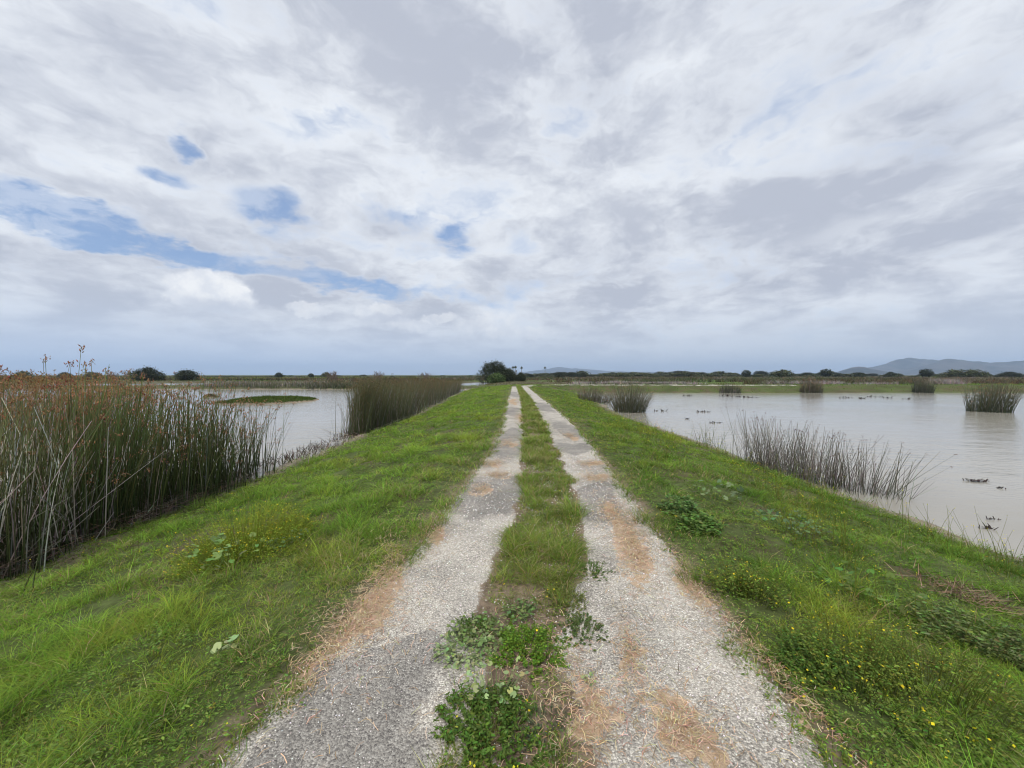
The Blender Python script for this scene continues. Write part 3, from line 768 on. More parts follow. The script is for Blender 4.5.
bulrush('low dark bulrush clump behind the rounded one on the bank', p, 1.4, dead=.2, seeds=.15, lean=.12, fan=.25, dome=.4, rad=.013, seedsize=.07, green=(.05, .055, .03), tip=(.12, .10, .055))
p = disc_pts(520, 33.8, 27.6, 1.15, 1.0)
bulrush('dark bulrush island standing alone in the muddy pond', p, 2.35, dead=.1, seeds=.2, lean=.10, fan=.14, dome=.45, rad=.012, seedsize=.07, green=(.04, .055, .028), tip=(.105, .10, .05))
p = disc_pts(300, 60.5, 57.4, 1.25, 1.0)
bulrush('upright dark bulrush clump on the far grassy shore, closest to the lone island clump', p, 2.0, dead=.1, seeds=.1, lean=.09, fan=.08, dome=.4, rad=.02, seedsize=.1, green=(.035, .045, .03), tip=(.085, .085, .05))
p = disc_pts(320, 44, 57.4, 1.6, 1.0)
bulrush('broad brown bulrush clump on the far grassy shore', p, 1.95, dead=.1, seeds=.4, lean=.09, fan=.1, dome=.5, rad=.02, seedsize=.1, green=(.05, .05, .03), tip=(.12, .10, .055))
p = disc_pts(260, 32, 57.2, 1.5, 1.0)
bulrush('low flat dark bulrush clump on the far grassy shore', p, 1.2, dead=.2, seeds=.1, lean=.1, fan=.08, dome=.4, rad=.02, seedsize=.1, green=(.035, .04, .025), tip=(.075, .07, .045))
# reeds on the bar across the islet pond
p = np.stack([rng.uniform(-58, -11, 2600), rng.uniform(72, 78, 2600)], 1)
p[:, 1] = 72 + rng.uniform(0, 1, 2600) * (3 + 4 * fbm(p[:, 0] * .1, p[:, 0] * 0, 3, 2))
bulrush('low grey-green reed fringe along the far shore behind the islet', p, 1.15, dead=.35, seeds=.2, lean=.12, rad=.03, seedsize=.12, name='reed_fringe', cat='reeds', green=(.05, .06, .03), tip=(.13, .13, .07))
p = np.stack([rng.uniform(-38, -12, 900), rng.uniform(70.5, 75, 900)], 1)
bulrush('dark taller reed patch at the end of the far shore fringe', p, 1.5, dead=.15, seeds=.3, lean=.1, rad=.03, seedsize=.12, name='reed_fringe', cat='reeds', green=(.035, .05, .022), tip=(.085, .09, .04))

# ------------------------------------------------------------------ islet, tussock, debris
def mound(name, label, cat, cx, cy, rx, ry, h, blades_n, bh, col, mcol):
    t = thing(name, label, cat, (cx, cy, ZW))
    u = np.linspace(0, 1.25, 14); a = np.linspace(0, math.tau, 40, endpoint=False)
    uu, aa = np.meshgrid(u, a, indexing='ij')
    wob = 1 + 1.0 * (fbm(np.cos(aa) * 1.6 + cx, np.sin(aa) * 1.6, 131, 3) - .5)
    X = cx + rx * uu * np.cos(aa) * wob; Y = cy + ry * uu * np.sin(aa) * wob
    Z = ZW + h * (1 - uu ** 2) + .03 * (fbm(X * 2, Y * 2, 133, 2) - .5)
    idx = np.arange(X.size).reshape(X.shape); r = np.roll(idx, -1, 1)
    Q = np.stack([idx[:-1], idx[1:], r[1:], r[:-1]], -1).reshape(-1, 4)
    C = np.where((uu < .85)[..., None], np.array(col) * .5, np.array(mcol))
    S = Soup(); S.add(np.stack([X, Y, Z], -1), C, None, Q); S.build('soil', M_GROUND, t, (cx, cy, ZW), True)
    n = blades_n; a = rng.uniform(0, math.tau, n); r = np.sqrt(rng.uniform(0, .86, n)); wb = 1 + 1.0 * (fbm(np.cos(a) * 1.6 + cx, np.sin(a) * 1.6, 131, 3) - .5)
    P = np.stack([cx + rx * r * np.cos(a) * wb, cy + ry * r * np.sin(a) * wb, ZW + h * (1 - r * r) - .02], 1)
    S = Soup(); cc = jitter(col, n, .35)
    blades(S, P, bh * rng.uniform(.3, 1.3, n) * (.4 + 1.2 * fbm(P[:, 0] * .8, P[:, 1] * .8, 135, 3)), bh * .14, rng.uniform(0, 6.28, n), rng.uniform(0, .5, n), rng.uniform(0, .7, n), cc * .7, cc); S.build('grass', M_GRASS, t, (cx, cy, ZW))
mound('grass_islet', 'flat green grassy islet with sandy tip in the pond', 'islet', -24.2, 39, 3.9, 4.6, .34, 9000, .22, (.075, .11, .022), (.17, .135, .09))
mound('tussock', 'small brown tussock poking from the water beside the islet', 'tussock', -35.6, 46, .75, .6, .3, 500, .3, (.13, .105, .06), (.10, .08, .05))

def debris(px, py, w, label, n=14, h=.16, group='bits of dead rush in the muddy pond'):
    x, y = gp(px, py, ZW)
    t = thing('floating_debris', label, 'debris', (x, y, ZW), group)
    S = Soup(); wm = w * (EYE - ZW) / (py - HOR) / 2
    P = np.stack([x + rng.normal(0, .45, n) * wm, y + rng.normal(0, .2, n) * wm, np.full(n, ZW - .03)], 1)
    cc = jitter(np.array([.035, .025, .022]), n, .3)
    stems(S, P, h * rng.uniform(.4, 1.2, n) * max(1, y / 14), .010 * max(1, y / 8), rng.uniform(0, 6.28, n), rng.uniform(.2, 1.6, n), rng.uniform(-.3, .4, n), cc, cc * 1.6, 2, 3, .3)
    # the raft of rotted stems it grows from
    m = n * 2; az = rng.uniform(0, math.pi, m); l_ = rng.uniform(.3, .9, m) * wm * .6
    c = np.stack([x + rng.normal(0, .35, m) * wm, y + rng.normal(0, .15, m) * wm], 1); d_ = np.stack([np.cos(az), np.sin(az) * .5], 1) * l_[:, None] / 2; w_ = np.stack([-np.sin(az), np.cos(az)], 1) * .012 * max(1, y / 10)
    z = np.full((m, 1), ZW + .012) + rng.uniform(0, .02, (m, 1))
    V = np.stack([np.concatenate([c - d_ - w_, z], 1), np.concatenate([c + d_ - w_, z], 1), np.concatenate([c + d_ + w_, z + .006], 1), np.concatenate([c - d_ + w_, z + .006], 1)], 1)
    S.add(V.reshape(-1, 3), np.repeat(jitter(np.array([.045, .033, .027]), m, .3), 4, 0), None, np.arange(4 * m).reshape(-1, 4))
    S.build('dead_stems', M_DRY, t, (x, y, ZW))
debris(981, 482, 30, 'dark raft of dead rush floating nearest the bank, long and flat', 18, .1)
debris(1003, 489, 10, 'small dark speck of rush just beyond the long flat raft', 8, .07)
debris(991, 530, 14, 'spiky dark stubs poking up close to the weedy bank', 9, .10)
debris(996, 521, 10, 'short dark stubs just beyond the spiky ones', 6, .08)
FAR = 'small dark bit of dead rush far out in the muddy pond'
for px, py, w in ((685, 396, 12), (725, 396, 14), (738, 397, 10), (752, 397.5, 22), (846, 398, 14), (862, 398.5, 10), (875, 397, 16), (888, 398, 8), (908, 399, 8), (1010, 398, 10)):
    debris(px, py, w, FAR, 7, .06)
NEARER = 'pair of dark rush heads above the water beyond the sparse wisp'
for px, py, w in ((657, 411, 7), (663, 411, 7), (700, 412, 6), (706, 412, 8), (687, 419, 6), (712, 423, 6), (718, 423, 10)):
    debris(px, py, w, NEARER, 5, .07)
# trampled black stubble on the left mud edge
S = Soup(); n = 700
Y = 11 + 7.5 * rng.uniform(0, 1, n); X = shoreL(Y) - .35 + rng.normal(0, .35, n)
cl_ = fbm(X * 1.3, Y * 1.3, 141, 2); k = cl_ > .46; X, Y = X[k], Y[k]; n = len(X)
cc = jitter(np.array([.055, .04, .03]), n, .4)
stems(S, np.stack([X, Y, np.maximum(ground(X, Y), ZW) - .03], 1), rng.uniform(.06, .26, n), .010, rng.uniform(0, 6.28, n), rng.uniform(0, 1.5, n), rng.uniform(-.3, .5, n), cc, cc * 1.8, 2, 3, .4)
n = 500; Y = rng.uniform(9.5, 40, n); X = np.where(rng.uniform(0, 1, n) < .5, shoreL(Y) + rng.uniform(-.1, .5, n), shoreR(Y) - rng.uniform(-.1, .6, n))
cc = jitter(np.array([.30, .25, .18]), n, .4)
stems(S, np.stack([X, Y, np.maximum(ground(X, Y), ZW) + .005], 1), rng.uniform(.1, .45, n), .007, rng.uniform(0, 6.28, n), rng.uniform(3, 8, n), rng.uniform(-.3, .5, n), cc, cc, 2, 3, .4)
stuff(S.build('reed_stubble', M_DRY), 'black trampled reed stubble and drift stalks along the mud edge', 'reed stubble')

# ------------------------------------------------------------------ single plants near the camera
def round_leaf_plant(label, x, y, r, n, leaf, col, h=.14, name='mallow_plant', cat='mallow', dz=0.0):
    z = float(ground(x, y)) + dz
    if pathL(y) < x < pathR(y): z = .004
    t = thing(name, label, cat, (x, y, z))
    a = rng.uniform(0, math.tau, n); rr = r * np.sqrt(rng.uniform(.02, 1, n))
    X = x + rr * np.cos(a); Y = y + rr * np.sin(a)
    zz = np.full(n, z) if pathL(y) < x < pathR(y) else ground(X, Y)
    H = h * rng.uniform(.35, 1.15, n)
    base = np.stack([x + (X - x) * .35, y + (Y - y) * .35, zz], 1)
    S = Soup(); dv = np.stack([X - base[:, 0], Y - base[:, 1]], 1); ln = np.hypot(dv[:, 0], dv[:, 1])
    tips = stems(S, base, H, .0025, np.arctan2(dv[:, 1], dv[:, 0]), ln / H, np.zeros(n), jitter(np.array(col) * .8, n, .2), jitter(np.array(col), n, .2), 2, 3)
    S.build('stems', M_LEAF, t, (x, y, z))
    S = Soup(); scatter(S, ROUND_V, ROUND_T, None, tips, rng.uniform(0, 6.28, n), leaf * rng.uniform(.5, 1.15, n), jitter(col, n, .3), rng.normal(0, .55, n)); S.build('leaves', M_LEAF, t, (x, y, z))
    return t
def feathery_plant(label, x, y, r, n, leaf, col, h=.2, name='leafy_weed', cat='weed', flowers=0, fcol=(.62, .5, .02), dens=14):
    z = .0 if pathL(y) < x < pathR(y) else float(ground(x, y))
    t = thing(name, label, cat, (x, y, z))
    n = int(n * 1.5); dens = int(dens * 1.35); leaf = leaf * .62; flowers = int(flowers * .45)
    if pathL(y) < x < pathR(y): r = r * 1.22; h = h * .62
    a = rng.uniform(0, math.tau, n); rr = r * np.sqrt(rng.uniform(0, 1, n)) * (.3 + 1.5 * vnoise(np.cos(a) * 2.6 + x * 7, np.sin(a) * 2.6 + y * 5, 501))
    P = np.stack([x + rr * np.cos(a) * .75, y + rr * np.sin(a) * .75, np.full(n, z)], 1)
    if not pathL(y) < x < pathR(y): P[:, 2] = ground(P[:, 0], P[:, 1])
    H = h * rng.uniform(.4, 1.25, n) * np.clip(1.15 - .6 * (rr / r) ** 2, .35, 2) * (.6 + .8 * vnoise(P[:, 0] * 9, P[:, 1] * 9, 503))
    ln = rng.uniform(.1, .6, n) * (rr / r + .25); cv = rng.uniform(0, .35, n)
    S = Soup(); cj = jitter(np.array(col), n, .25)
    tips = stems(S, P, H, .0025, a, ln, cv, cj * .7, cj, 3, 3); S.build('stems', M_LEAF, t, (x, y, z))
    S = Soup(); dr = np.stack([np.cos(a), np.sin(a), 0 * a], 1)
    for j in range(dens):
        tt_ = rng.uniform(.2, 1.0)
        pos = stem_path(P.copy(), H, dr, ln, cv, tt_); az = rng.uniform(0, math.tau, n)
        scatter(S, LEAF_V, LEAF_T, None, pos, az, leaf * rng.uniform(.5, 1.2, n), jitter(np.array(col), n, .4), rng.uniform(-1.15, .5, n), az + math.pi / 2)
    S.build('leaves', M_LEAF, t, (x, y, z))
    if flowers:
        S = Soup(); q = rng.integers(0, n, flowers); pos = tips[q] + rng.normal(0, .012, (flowers, 3))
        scatter(S, QUAD_V, None, [(0, 1, 2, 3)], pos, rng.uniform(0, 6.28, flowers), .0085 * rng.uniform(.45, 1.5, flowers), jitter(np.array(fcol), flowers, .15), rng.uniform(0, 1.2, flowers)); S.build('flowers', M_PETAL, t, (x, y, z))
    return t
PALE = (.27, .33, .14); BRIGHT = (.115, .20, .022); MID = (.09, .15, .026); OLIVE = (.15, .175, .045)
x, y = gp(487, 738); feathery_plant('leafy bright green weed mound nearest the camera between the wheel tracks', x, y, .21, 200, .036, MID, .17, flowers=14, dens=14)
x, y = gp(500, 705); round_leaf_plant('pale round-leaved mallow sprawling from the nearest weed mound', x - .02, y, .17, 60, .015, PALE, .12)
x, y = gp(558, 735); feathery_plant('wispy grey-green weed on the bare soil next to the nearest mound', x - .08, y, .12, 70, .018, (.10, .12, .06), .1, dens=8)
x, y = gp(462, 668); round_leaf_plant('flat pale mallow mat spreading over the chips beside the soil', x, y + .1, .19, 260, .012, PALE, .028)
x, y = gp(470, 640); round_leaf_plant('upper end of the pale mallow mat, mixed with green tufts', x + .05, y, .21, 190, .012, (.16, .22, .07), .05)
x, y = gp(520, 655); feathery_plant('vivid green feathery weed in the middle of the path', x + .04, y, .22, 210, .028, BRIGHT, .13, flowers=8)
x, y = gp(475, 632); feathery_plant('small dark green weed at the path middle beside the mallow mat', x, y, .13, 60, .02, MID, .08)
x, y = gp(585, 632); feathery_plant('dull green weed spreading toward the bright chips of the path', x - .02, y, .16, 110, .02, (.10, .14, .04), .07)
x, y = gp(563, 605); feathery_plant('olive weed with tiny yellow flowers in the path middle', x, y, .17, 120, .02, OLIVE, .12, flowers=22)
x, y = gp(520, 618); round_leaf_plant('blue-green clover-like patch behind the vivid weed', x, y, .13, 110, .013, (.12, .18, .055), .05)
x, y = gp(590, 575); feathery_plant('low green weed at the end of the grass strip', x + .02, y, .16, 90, .018, MID, .07)
x, y = gp(595, 668); round_leaf_plant('tiny pale sprig lying on the straw-covered soil', x - .05, y - .15, .05, 14, .010, PALE, .03)
x, y = gp(226, 590, -.45); round_leaf_plant('large round-leaved mallow below the yellow mustard bush', x, y, .30, 38, .038, (.17, .25, .075), .26)
x, y = gp(247, 574, -.52); feathery_plant('yellow-flowering mustard bush on the grassy bank', x, y, .62, 900, .03, (.22, .28, .03), .40, name='mustard_bush', cat='mustard', flowers=1300, dens=9)
x, y = gp(262, 575, -.45); round_leaf_plant('small-leaved low weed at the uphill edge of the mustard bush', x + .25, y, .2, 60, .018, (.11, .16, .05), .12)
x, y = gp(223, 692, -.28); round_leaf_plant('single pair of pale round leaves low in the bank grass', x, y, .06, 9, .028, PALE, .10)
x, y = gp(716, 516, -.35); round_leaf_plant('blue-grey broad-leaved mallow among the bank weeds near the path', x, y, .32, 30, .042, (.17, .22, .10), .25)
x, y = gp(700, 545, -.15); feathery_plant('dark leafy weed clump along the edge of the wheel track', x, y, .24, 90, .07, (.10, .17, .035), .16)
x, y = gp(680, 522, -.1); feathery_plant('bluish leafy weed clump by the straw strip at the track edge', x, y, .2, 80, .07, (.11, .18, .05), .14)
x, y = gp(815, 690, -.12); feathery_plant('fresh green bushy weed at the edge of the stone chips', x, y, .2, 150, .03, MID, .13)
x, y = gp(790, 560, -.45); round_leaf_plant('grey-green mallow patch halfway down the weedy bank', x, y, .4, 70, .03, (.11, .18, .07), .18)
x, y = gp(880, 640, -.45); round_leaf_plant('low cluster of dark round leaves below the yellow mustard', x, y, .4, 70, .028, (.11, .17, .04), .13)
x, y = gp(985, 690, -.45); feathery_plant('grey-green leafy weed mass at the lower bank', x, y, .4, 200, .05, (.13, .17, .05), .16)
x, y = gp(935, 735, -.3); feathery_plant('mustard bush with yellow flower tips low on the weedy bank', x, y, .42, 200, .03, (.14, .19, .03), .24, name='mustard_bush', cat='mustard', flowers=200, dens=9)
x, y = gp(860, 715, -.2); feathery_plant('mustard bush with yellow flower tips close to the chips', x, y, .36, 180, .03, (.14, .19, .03), .22, name='mustard_bush', cat='mustard', flowers=200, dens=9)
x, y = gp(745, 610, -.12); feathery_plant('thin mustard bush yellowing beside the wheel track', x, y, .3, 170, .04, (.14, .19, .03), .2, name='mustard_bush', cat='mustard', flowers=120, dens=8)
# flattened dead thatch on the lower bank
x, y = gp(975, 645, -.62); z = float(ground(x, y)); t = thing('dead_thatch', 'flattened brown heap of dead stalks on the weedy bank', 'dead stalks', (x, y, z))
n = 260; P = np.stack([x + rng.normal(0, .26, n), y + rng.normal(0, .13, n), np.zeros(n)], 1); P[:, 2] = ground(P[:, 0], P[:, 1]) + rng.uniform(.03, .13, n)
cc = jitter(lerp(np.broadcast_to(np.array([.09, .055, .035]), (n, 3)), np.array([.26, .19, .115]), rng.uniform(0, 1, n)), n, .3)
S = Soup(); stems(S, P, np.full(n, .03), .004, rng.normal(.2, 1.0, n), rng.uniform(3, 9, n), rng.uniform(-1, 1, n), cc, cc, 2, 3, .4); S.build('stalks', M_DRY, t, (x, y, z))

# ------------------------------------------------------------------ far marsh scrub and brush
def scrub(name, label, xs, ys, H, W, col, mat=M_CROWN, per=7):
    """twiggy leaf-tuft scrub, stuff"""
    S = Soup(); n = len(xs); z = ground(xs, ys)
    for j in range(per):
        r = W * .8
        P = np.stack([xs + rng.normal(0, 1, n) * r, ys + rng.normal(0, 1, n) * r, z - .05], 1)
        cc = jitter(col, n, .4)
        blades(S, P, H * rng.uniform(.5, 1.15, n), W * rng.uniform(.25, .6, n), rng.uniform(0, 6.28, n), rng.uniform(0, .6, n), rng.uniform(0, .4, n), cc * .8, cc, 2)
    return stuff(S.build(name, mat), label, 'scrub')
n = 26000
Y = 72 * np.exp(rng.uniform(0, 1, n) * math.log(12)); X = rng.uniform(-1.6, 1.6, n) * Y
d = pond_depth(X, Y); k = (d < -.6)
for cx_, cy_, rx, ry in SLOUGHS:
    k &= ~((np.abs(X / Y - cx_ / cy_) < (rx * 1.1) / cy_) & (Y < cy_ + ry))
k &= ~((X < -48) & (Y < 84)) & ~((X < -55) & (Y < 150))
k &= (fbm(X * .02, Y * .035, 151, 3) > np.where(X > 20, .36, .42))
X, Y = X[k], Y[k]; n = len(X)
cn = fbm(X * .018 + 9, Y * .03, 153, 3)
col = lerp(np.broadcast_to(np.array([.085, .062, .033]), (n, 3)), np.array([.055, .07, .026]), sstep(.42, .58, cn))
col = lerp(col, np.broadcast_to(np.array([.16, .135, .095]), (n, 3)), sstep(.56, .66, fbm(X * .03, Y * .05, 155, 3)))
col = lerp(col, np.broadcast_to(np.array([.14, .17, .02]), (n, 3)), sstep(.62, .68, fbm(X * .012 + 5, Y * .012, 157, 2)) * (Y > 200))
hh = np.where(X > 20, 1.35, 1.15) * (.6 + .8 * fbm(X * .06, Y * .06, 159, 2))
hh = np.where(Y < 90, hh * .75, hh)
scrub('marsh_scrub', 'brown and olive scrub covering the flat marsh out to the horizon', X, Y, hh, .28 * (Y / 75) ** .75, col)
def pale_brush(label, pxs, Yc, h, n, depth=4):
    X = (rng.uniform(pxs[0], pxs[1], n) - 512) / F * Yc; Y = Yc + rng.normal(0, depth, n)
    k = fbm(X * .12, Y * .12, 161, 2) > .42; X, Y = X[k], Y[k]
    scrub('dead_brush', label, X, Y, h * (.5 + fbm(X * .2, Y * .2, 163, 2)), .22 * Yc / 75, np.array([.26, .225, .20]), M_DRY, 6)
pale_brush('pale grey dead brush in a band behind the side track', (572, 690), 84, 1.0, 1000)
pale_brush('pale grey dead brush behind the far bulrush clumps', (770, 890), 80, 1.0, 900)
pale_brush('small pale patch of dead brush near the lone bulrush island', (935, 958), 78, 1.3, 260, 2)
pale_brush('pale stalk band on the shore behind the islet', (215, 330), 86, 1.0, 700)

# ------------------------------------------------------------------ trees and shrubs
def crown_mesh(name, lobes, n, leaf, col):
    """leaf clumps through the volume of several lobes, thinner outside"""
    S = Soup(); lob = np.array(lobes, float); vol = lob[:, 3] * lob[:, 4] * lob[:, 5]; q = rng.choice(len(lob), n, p=vol ** .8 / (vol ** .8).sum())
    v = rng.normal(size=(n, 3)); v /= np.linalg.norm(v, axis=1, keepdims=True); r = rng.uniform(.35, 1, n) ** .45
    r = r * (1 + .22 * rng.normal(size=n) * (rng.uniform(0, 1, n) < .4))
    P = lob[q, :3] + v * r[:, None] * lob[q, 3:6]
    P[:, 2] = np.maximum(P[:, 2], .05)
    cl = vnoise(P[:, 0] * 1.3 + P[:, 2], P[:, 1] * 1.3 - P[:, 2] * .7, 171)
    k = cl > .25; P = P[k]; m = len(P)
    tint = jitter(np.array(col) * (.7 + .6 * cl[k])[:, None], m, .3)
    scatter(S, LEAF_V, LEAF_T, None, P, rng.uniform(0, 6.28, m), leaf * rng.uniform(.6, 1.4, m), tint, rng.uniform(-1.4, 1.4, m))
    return S.mesh(name, M_CROWN)
def trunk_mesh(h, r, limbs, lobes):
    S = Soup(); c = np.array([[.075, .06, .045]])
    stems(S, np.array([[0, 0, -.2]]), np.array([h + .2]), np.array([r]), np.array([0.3]), np.array([.05]), np.array([0.05]), c, c, 5, 7, .5)
    lob = np.array(lobes)
    for j in range(limbs):
        tg = lob[j % len(lob), :3]; b = np.array([0, 0, h * (.35 + .4 * rng.uniform())]); dv = tg - b; hz = max(dv[2], .2)
        stems(S, b[None], np.array([hz]), np.array([r * .5]), np.array([math.atan2(dv[1], dv[0])]), np.array([math.hypot(dv[0], dv[1]) / hz]), np.array([0.0]), c, c, 3, 5, .7)
    return S.mesh('trunk', M_BARK, True)
def make_tree(name, lobes, n, leaf, col, h, r):
    return crown_mesh('crown', lobes, n, leaf, col), trunk_mesh(h, r, max(3, len(lobes)), lobes)
def plant_tree(kit, name, label, cat, x, y, s, rz=0, group=None, sz=None, sink=.1):
    t = thing(name, label, cat, (x, y, float(ground(x, y)) * (1 if y < 300 else .9) - sink), group, rz)
    t.scale = (s, s, sz or s)
    for nm, me in (('crown', kit[0]), ('trunk', kit[1])):
        o = bpy.data.objects.new(nm, me); COL.objects.link(o); o.parent = t
    return t
DK = (.036, .044, .022); OL = (.07, .078, .035); GR = (.065, .10, .03)
K_DOME = make_tree('dome', [(0, 0, 2.6, 3.6, 3.4, 3.0), (-2.6, .3, 1.8, 2.6, 2.6, 2.2), (2.8, -.2, 1.7, 2.4, 2.6, 2.1), (.6, -.8, 4.3, 2.3, 2.2, 1.6), (-1.2, .5, 4.0, 2.2, 2.2, 1.5), (1.8, .2, 3.4, 2, 2, 1.6)], 14000, .32, DK, 3.0, .35)
K_BUSH = make_tree('bush', [(0, 0, 1.2, 2.2, 2.0, 1.4), (-1.6, .2, .9, 1.5, 1.5, 1.1), (1.7, 0, .9, 1.6, 1.5, 1.0), (.3, 0, 1.9, 1.3, 1.3, .9)], 8000, .24, DK, 1.4, .2)
K_OLIVE = make_tree('olive', [(0, 0, 1.3, 2.4, 2.0, 1.3), (-2, .2, .9, 1.6, 1.5, 1.0), (2.0, 0, .8, 1.7, 1.5, .9), (.8, 0, 1.9, 1.2, 1.2, .8)], 2600, .42, OL, 1.4, .16)
K_GREEN = make_tree('green', [(0, 0, 1.1, 1.9, 1.9, 1.3), (-1.1, .2, .8, 1.2, 1.2, 1.0), (1.1, 0, .9, 1.2, 1.2, 1.0)], 2600, .32, GR, 1.0, .14)
K_ROUND = make_tree('round', [(0, 0, 2.6, 2.0, 2.0, 1.7), (-.9, .3, 2.0, 1.3, 1.3, 1.1), (1.0, 0, 2.2, 1.3, 1.3, 1.1), (0, 0, 1.2, 1.5, 1.5, 1.1)], 3200, .4, DK, 2.2, .22)
def at(px, D): return (px - 512) / F * D, D
x, y = at(494, 128); plant_tree(K_DOME, 'broad_tree', 'big dark dome-shaped tree at the end of the path', 'tree', x, y, 1.12, .3, sz=1.2)
x, y = at(508, 131); plant_tree(K_BUSH, 'broad_tree', 'lower dark tree leaning against the big dome-shaped tree', 'tree', x, y, 1.35, 1.2, sz=1.65)
x, y = at(496.5, 118); plant_tree(K_GREEN, 'round_bush', 'lighter green bush in front of the big dome-shaped tree', 'bush', x, y, 1.25, .5, sz=1.35)
x, y = at(520.5, 133); plant_tree(K_BUSH, 'round_bush', 'small dark bush with a peaked top beside the big tree', 'bush', x, y, .75, .9, sz=1.15)
x, y = at(147, 150); plant_tree(K_BUSH, 'round_bush', 'big round dark bush across the pond, rounder of the two', 'bush', x, y, 1.75, .4, sz=1.95)
x, y = at(187, 158); plant_tree(K_BUSH, 'round_bush', 'wide low dark bush across the pond beside the round one', 'bush', x, y, 2.0, 2.4, sz=1.6)
# palms
SP = Soup(); PT = Soup()
c = np.array([[.13, .10, .075]])
stems(PT, np.array([[0, 0, -.3]]), np.array([13.3]), np.array([.32]), np.array([.4]), np.array([.01]), np.array([.015]), c, c, 6, 7, .35)
nf = 70; az = rng.uniform(0, math.tau, nf); el = rng.uniform(-.7, 1.2, nf)
for j in range(nf):
    dr = np.array([math.cos(az[j]) * math.cos(el[j]), math.sin(az[j]) * math.cos(el[j]), math.sin(el[j])])
    sd = np.array([-math.sin(az[j]), math.cos(az[j]), 0]); pts = []
    for k in range(5):
        tq = k / 4; cpt = np.array([.2, .05, 13.0]) + dr * 2.5 * tq - np.array([0, 0, 1.3 * tq * tq]); w = .62 * math.sin(math.pi * min(1, .15 + .85 * tq)) ** .7 * (1 if k < 4 else .1)
        pts += [cpt - sd * w * .5, cpt + sd * w * .5]
    SP.add(np.array(pts), np.tile(jitter(np.array([.045, .055, .025]), 1, .3), (10, 1)), None, [(2 * k, 2 * k + 1, 2 * k + 3, 2 * k + 2) for k in range(4)])
K_PALM = (SP.mesh('crown', M_CROWN), PT.mesh('trunk', M_BARK, True))
for px, D, s, lab in ((513, 520, 1.0, 'tall palm nearest the big dome-shaped tree'), (515.5, 470, .95, 'tall palm touching the palm by the big tree'), (516.5, 640, .72, 'shorter palm below the pair by the big tree'), (521.5, 540, 1.0, 'lone tall palm above the small peaked bush'), (545, 600, 1.08, 'single far palm standing apart over the tree line')):
    x, y = at(px, D); plant_tree(K_PALM, 'palm_tree', lab, 'palm', x, y, s, px * .7, 'far palms on the horizon')
# singled-out far trees
for px, D, kit, s, sz, lab in (
    (23, 240, K_OLIVE, 1.9, 1.7, 'olive bush mass at the rim of the marsh behind the brown reeds'),
    (65, 250, K_BUSH, 1.6, 1.5, 'dark bush between the reed tops on the horizon'),
    (93, 250, K_OLIVE, 1.8, 1.6, 'grey-olive bush beside the round dark bush, on the horizon'),
    (279, 300, K_BUSH, 1.3, 1.5, 'small dark bush on the horizon behind the islet'),
    (311, 290, K_BUSH, 1.1, 1.3, 'smaller dark bush on the horizon just along from the islet'),
    (326, 280, K_OLIVE, 1.2, 1.6, 'olive bush beneath bare twigs on the far marsh'),
    (559, 320, K_BUSH, 1.5, 1.7, 'dark bushy tree in the tree line past the far palm'),
    (571, 300, K_DOME, .75, .75, 'rounded dark tree standing higher in the tree line'),
    (583, 310, K_BUSH, 1.5, 1.5, 'dark low tree beside the higher rounded tree'),
    (746, 330, K_ROUND, 1.6, 1.55, 'round dark tree rising alone over the brown marsh'),
    (783, 300, K_OLIVE, 3.2, 2.3, 'broad dark olive tree mound on the far marsh'),
    (826, 300, K_ROUND, 1.9, 1.6, 'round-headed tree with visible trunk on the skyline'),
    (838, 320, K_BUSH, 1.3, 1.2, 'small dark tree beside the round-headed one'),
    (860, 290, K_BUSH, 1.9, 1.5, 'wide dark tree below the small near hill'),
    (891, 300, K_BUSH, 1.6, 1.7, 'dark tree before the foot of the mountain'),
    (926, 290, K_ROUND, 1.9, 1.6, 'dark rounded tree against the blue mountain'),
    (958, 260, K_OLIVE, 2.6, 2.2, 'long olive thicket against the blue mountain'),
    (975, 255, K_OLIVE, 2.0, 2.2, 'olive thicket end, taller, against the blue mountain'),
    (1010, 280, K_BUSH, 2.6, 1.7, 'wide brown-dark tree before the far ridge')):
    x, y = at(px, D); plant_tree(kit, 'far_tree', lab, 'tree', x, y, s, px * .37, None, sz)
G = 'trees of the far tree line'
kits = [K_OLIVE, K_OLIVE, K_BUSH, K_DOME, K_OLIVE]
for px in np.concatenate([np.linspace(525, 735, 62), np.linspace(750, 870, 26)]):
    px = px + rng.normal(0, 1.5); D = rng.uniform(330, 520); x, y = at(px, D); q = rng.integers(0, 5); s = rng.uniform(.55, 1.45) * D / 400 * (1.9 if q != 3 else .8)
    plant_tree(kits[q], 'far_tree', 'small dark tree within the continuous far tree line past the palms', 'tree', x, y, s * rng.uniform(1.0, 2.0), rng.uniform(0, 6), G, s * rng.uniform(.5, .95))
for px in np.linspace(205, 480, 30):
    px = px + rng.normal(0, 3); D = rng.uniform(330, 620); x, y = at(px, D); q = rng.integers(0, 3); s = rng.uniform(.7, 1.3) * D / 400 * 1.3
    plant_tree([K_OLIVE, K_GREEN, K_BUSH][q], 'far_shrub', 'low dark shrub on the flat horizon between islet and big tree', 'shrub', x, y, s, rng.uniform(0, 6), 'shrubs on the flat horizon', s * rng.uniform(.2, .5))
for px in np.linspace(880, 1040, 16):
    px = px + rng.normal(0, 3); D = rng.uniform(260, 420); x, y = at(px, D); s = rng.uniform(.8, 1.3) * D / 300
    plant_tree(kits[rng.integers(0, 3)], 'far_shrub', 'low shrub on the brown marsh below the mountains', 'shrub', x, y, s, rng.uniform(0, 6), 'shrubs below the mountains', s * rng.uniform(.7, 1.0))
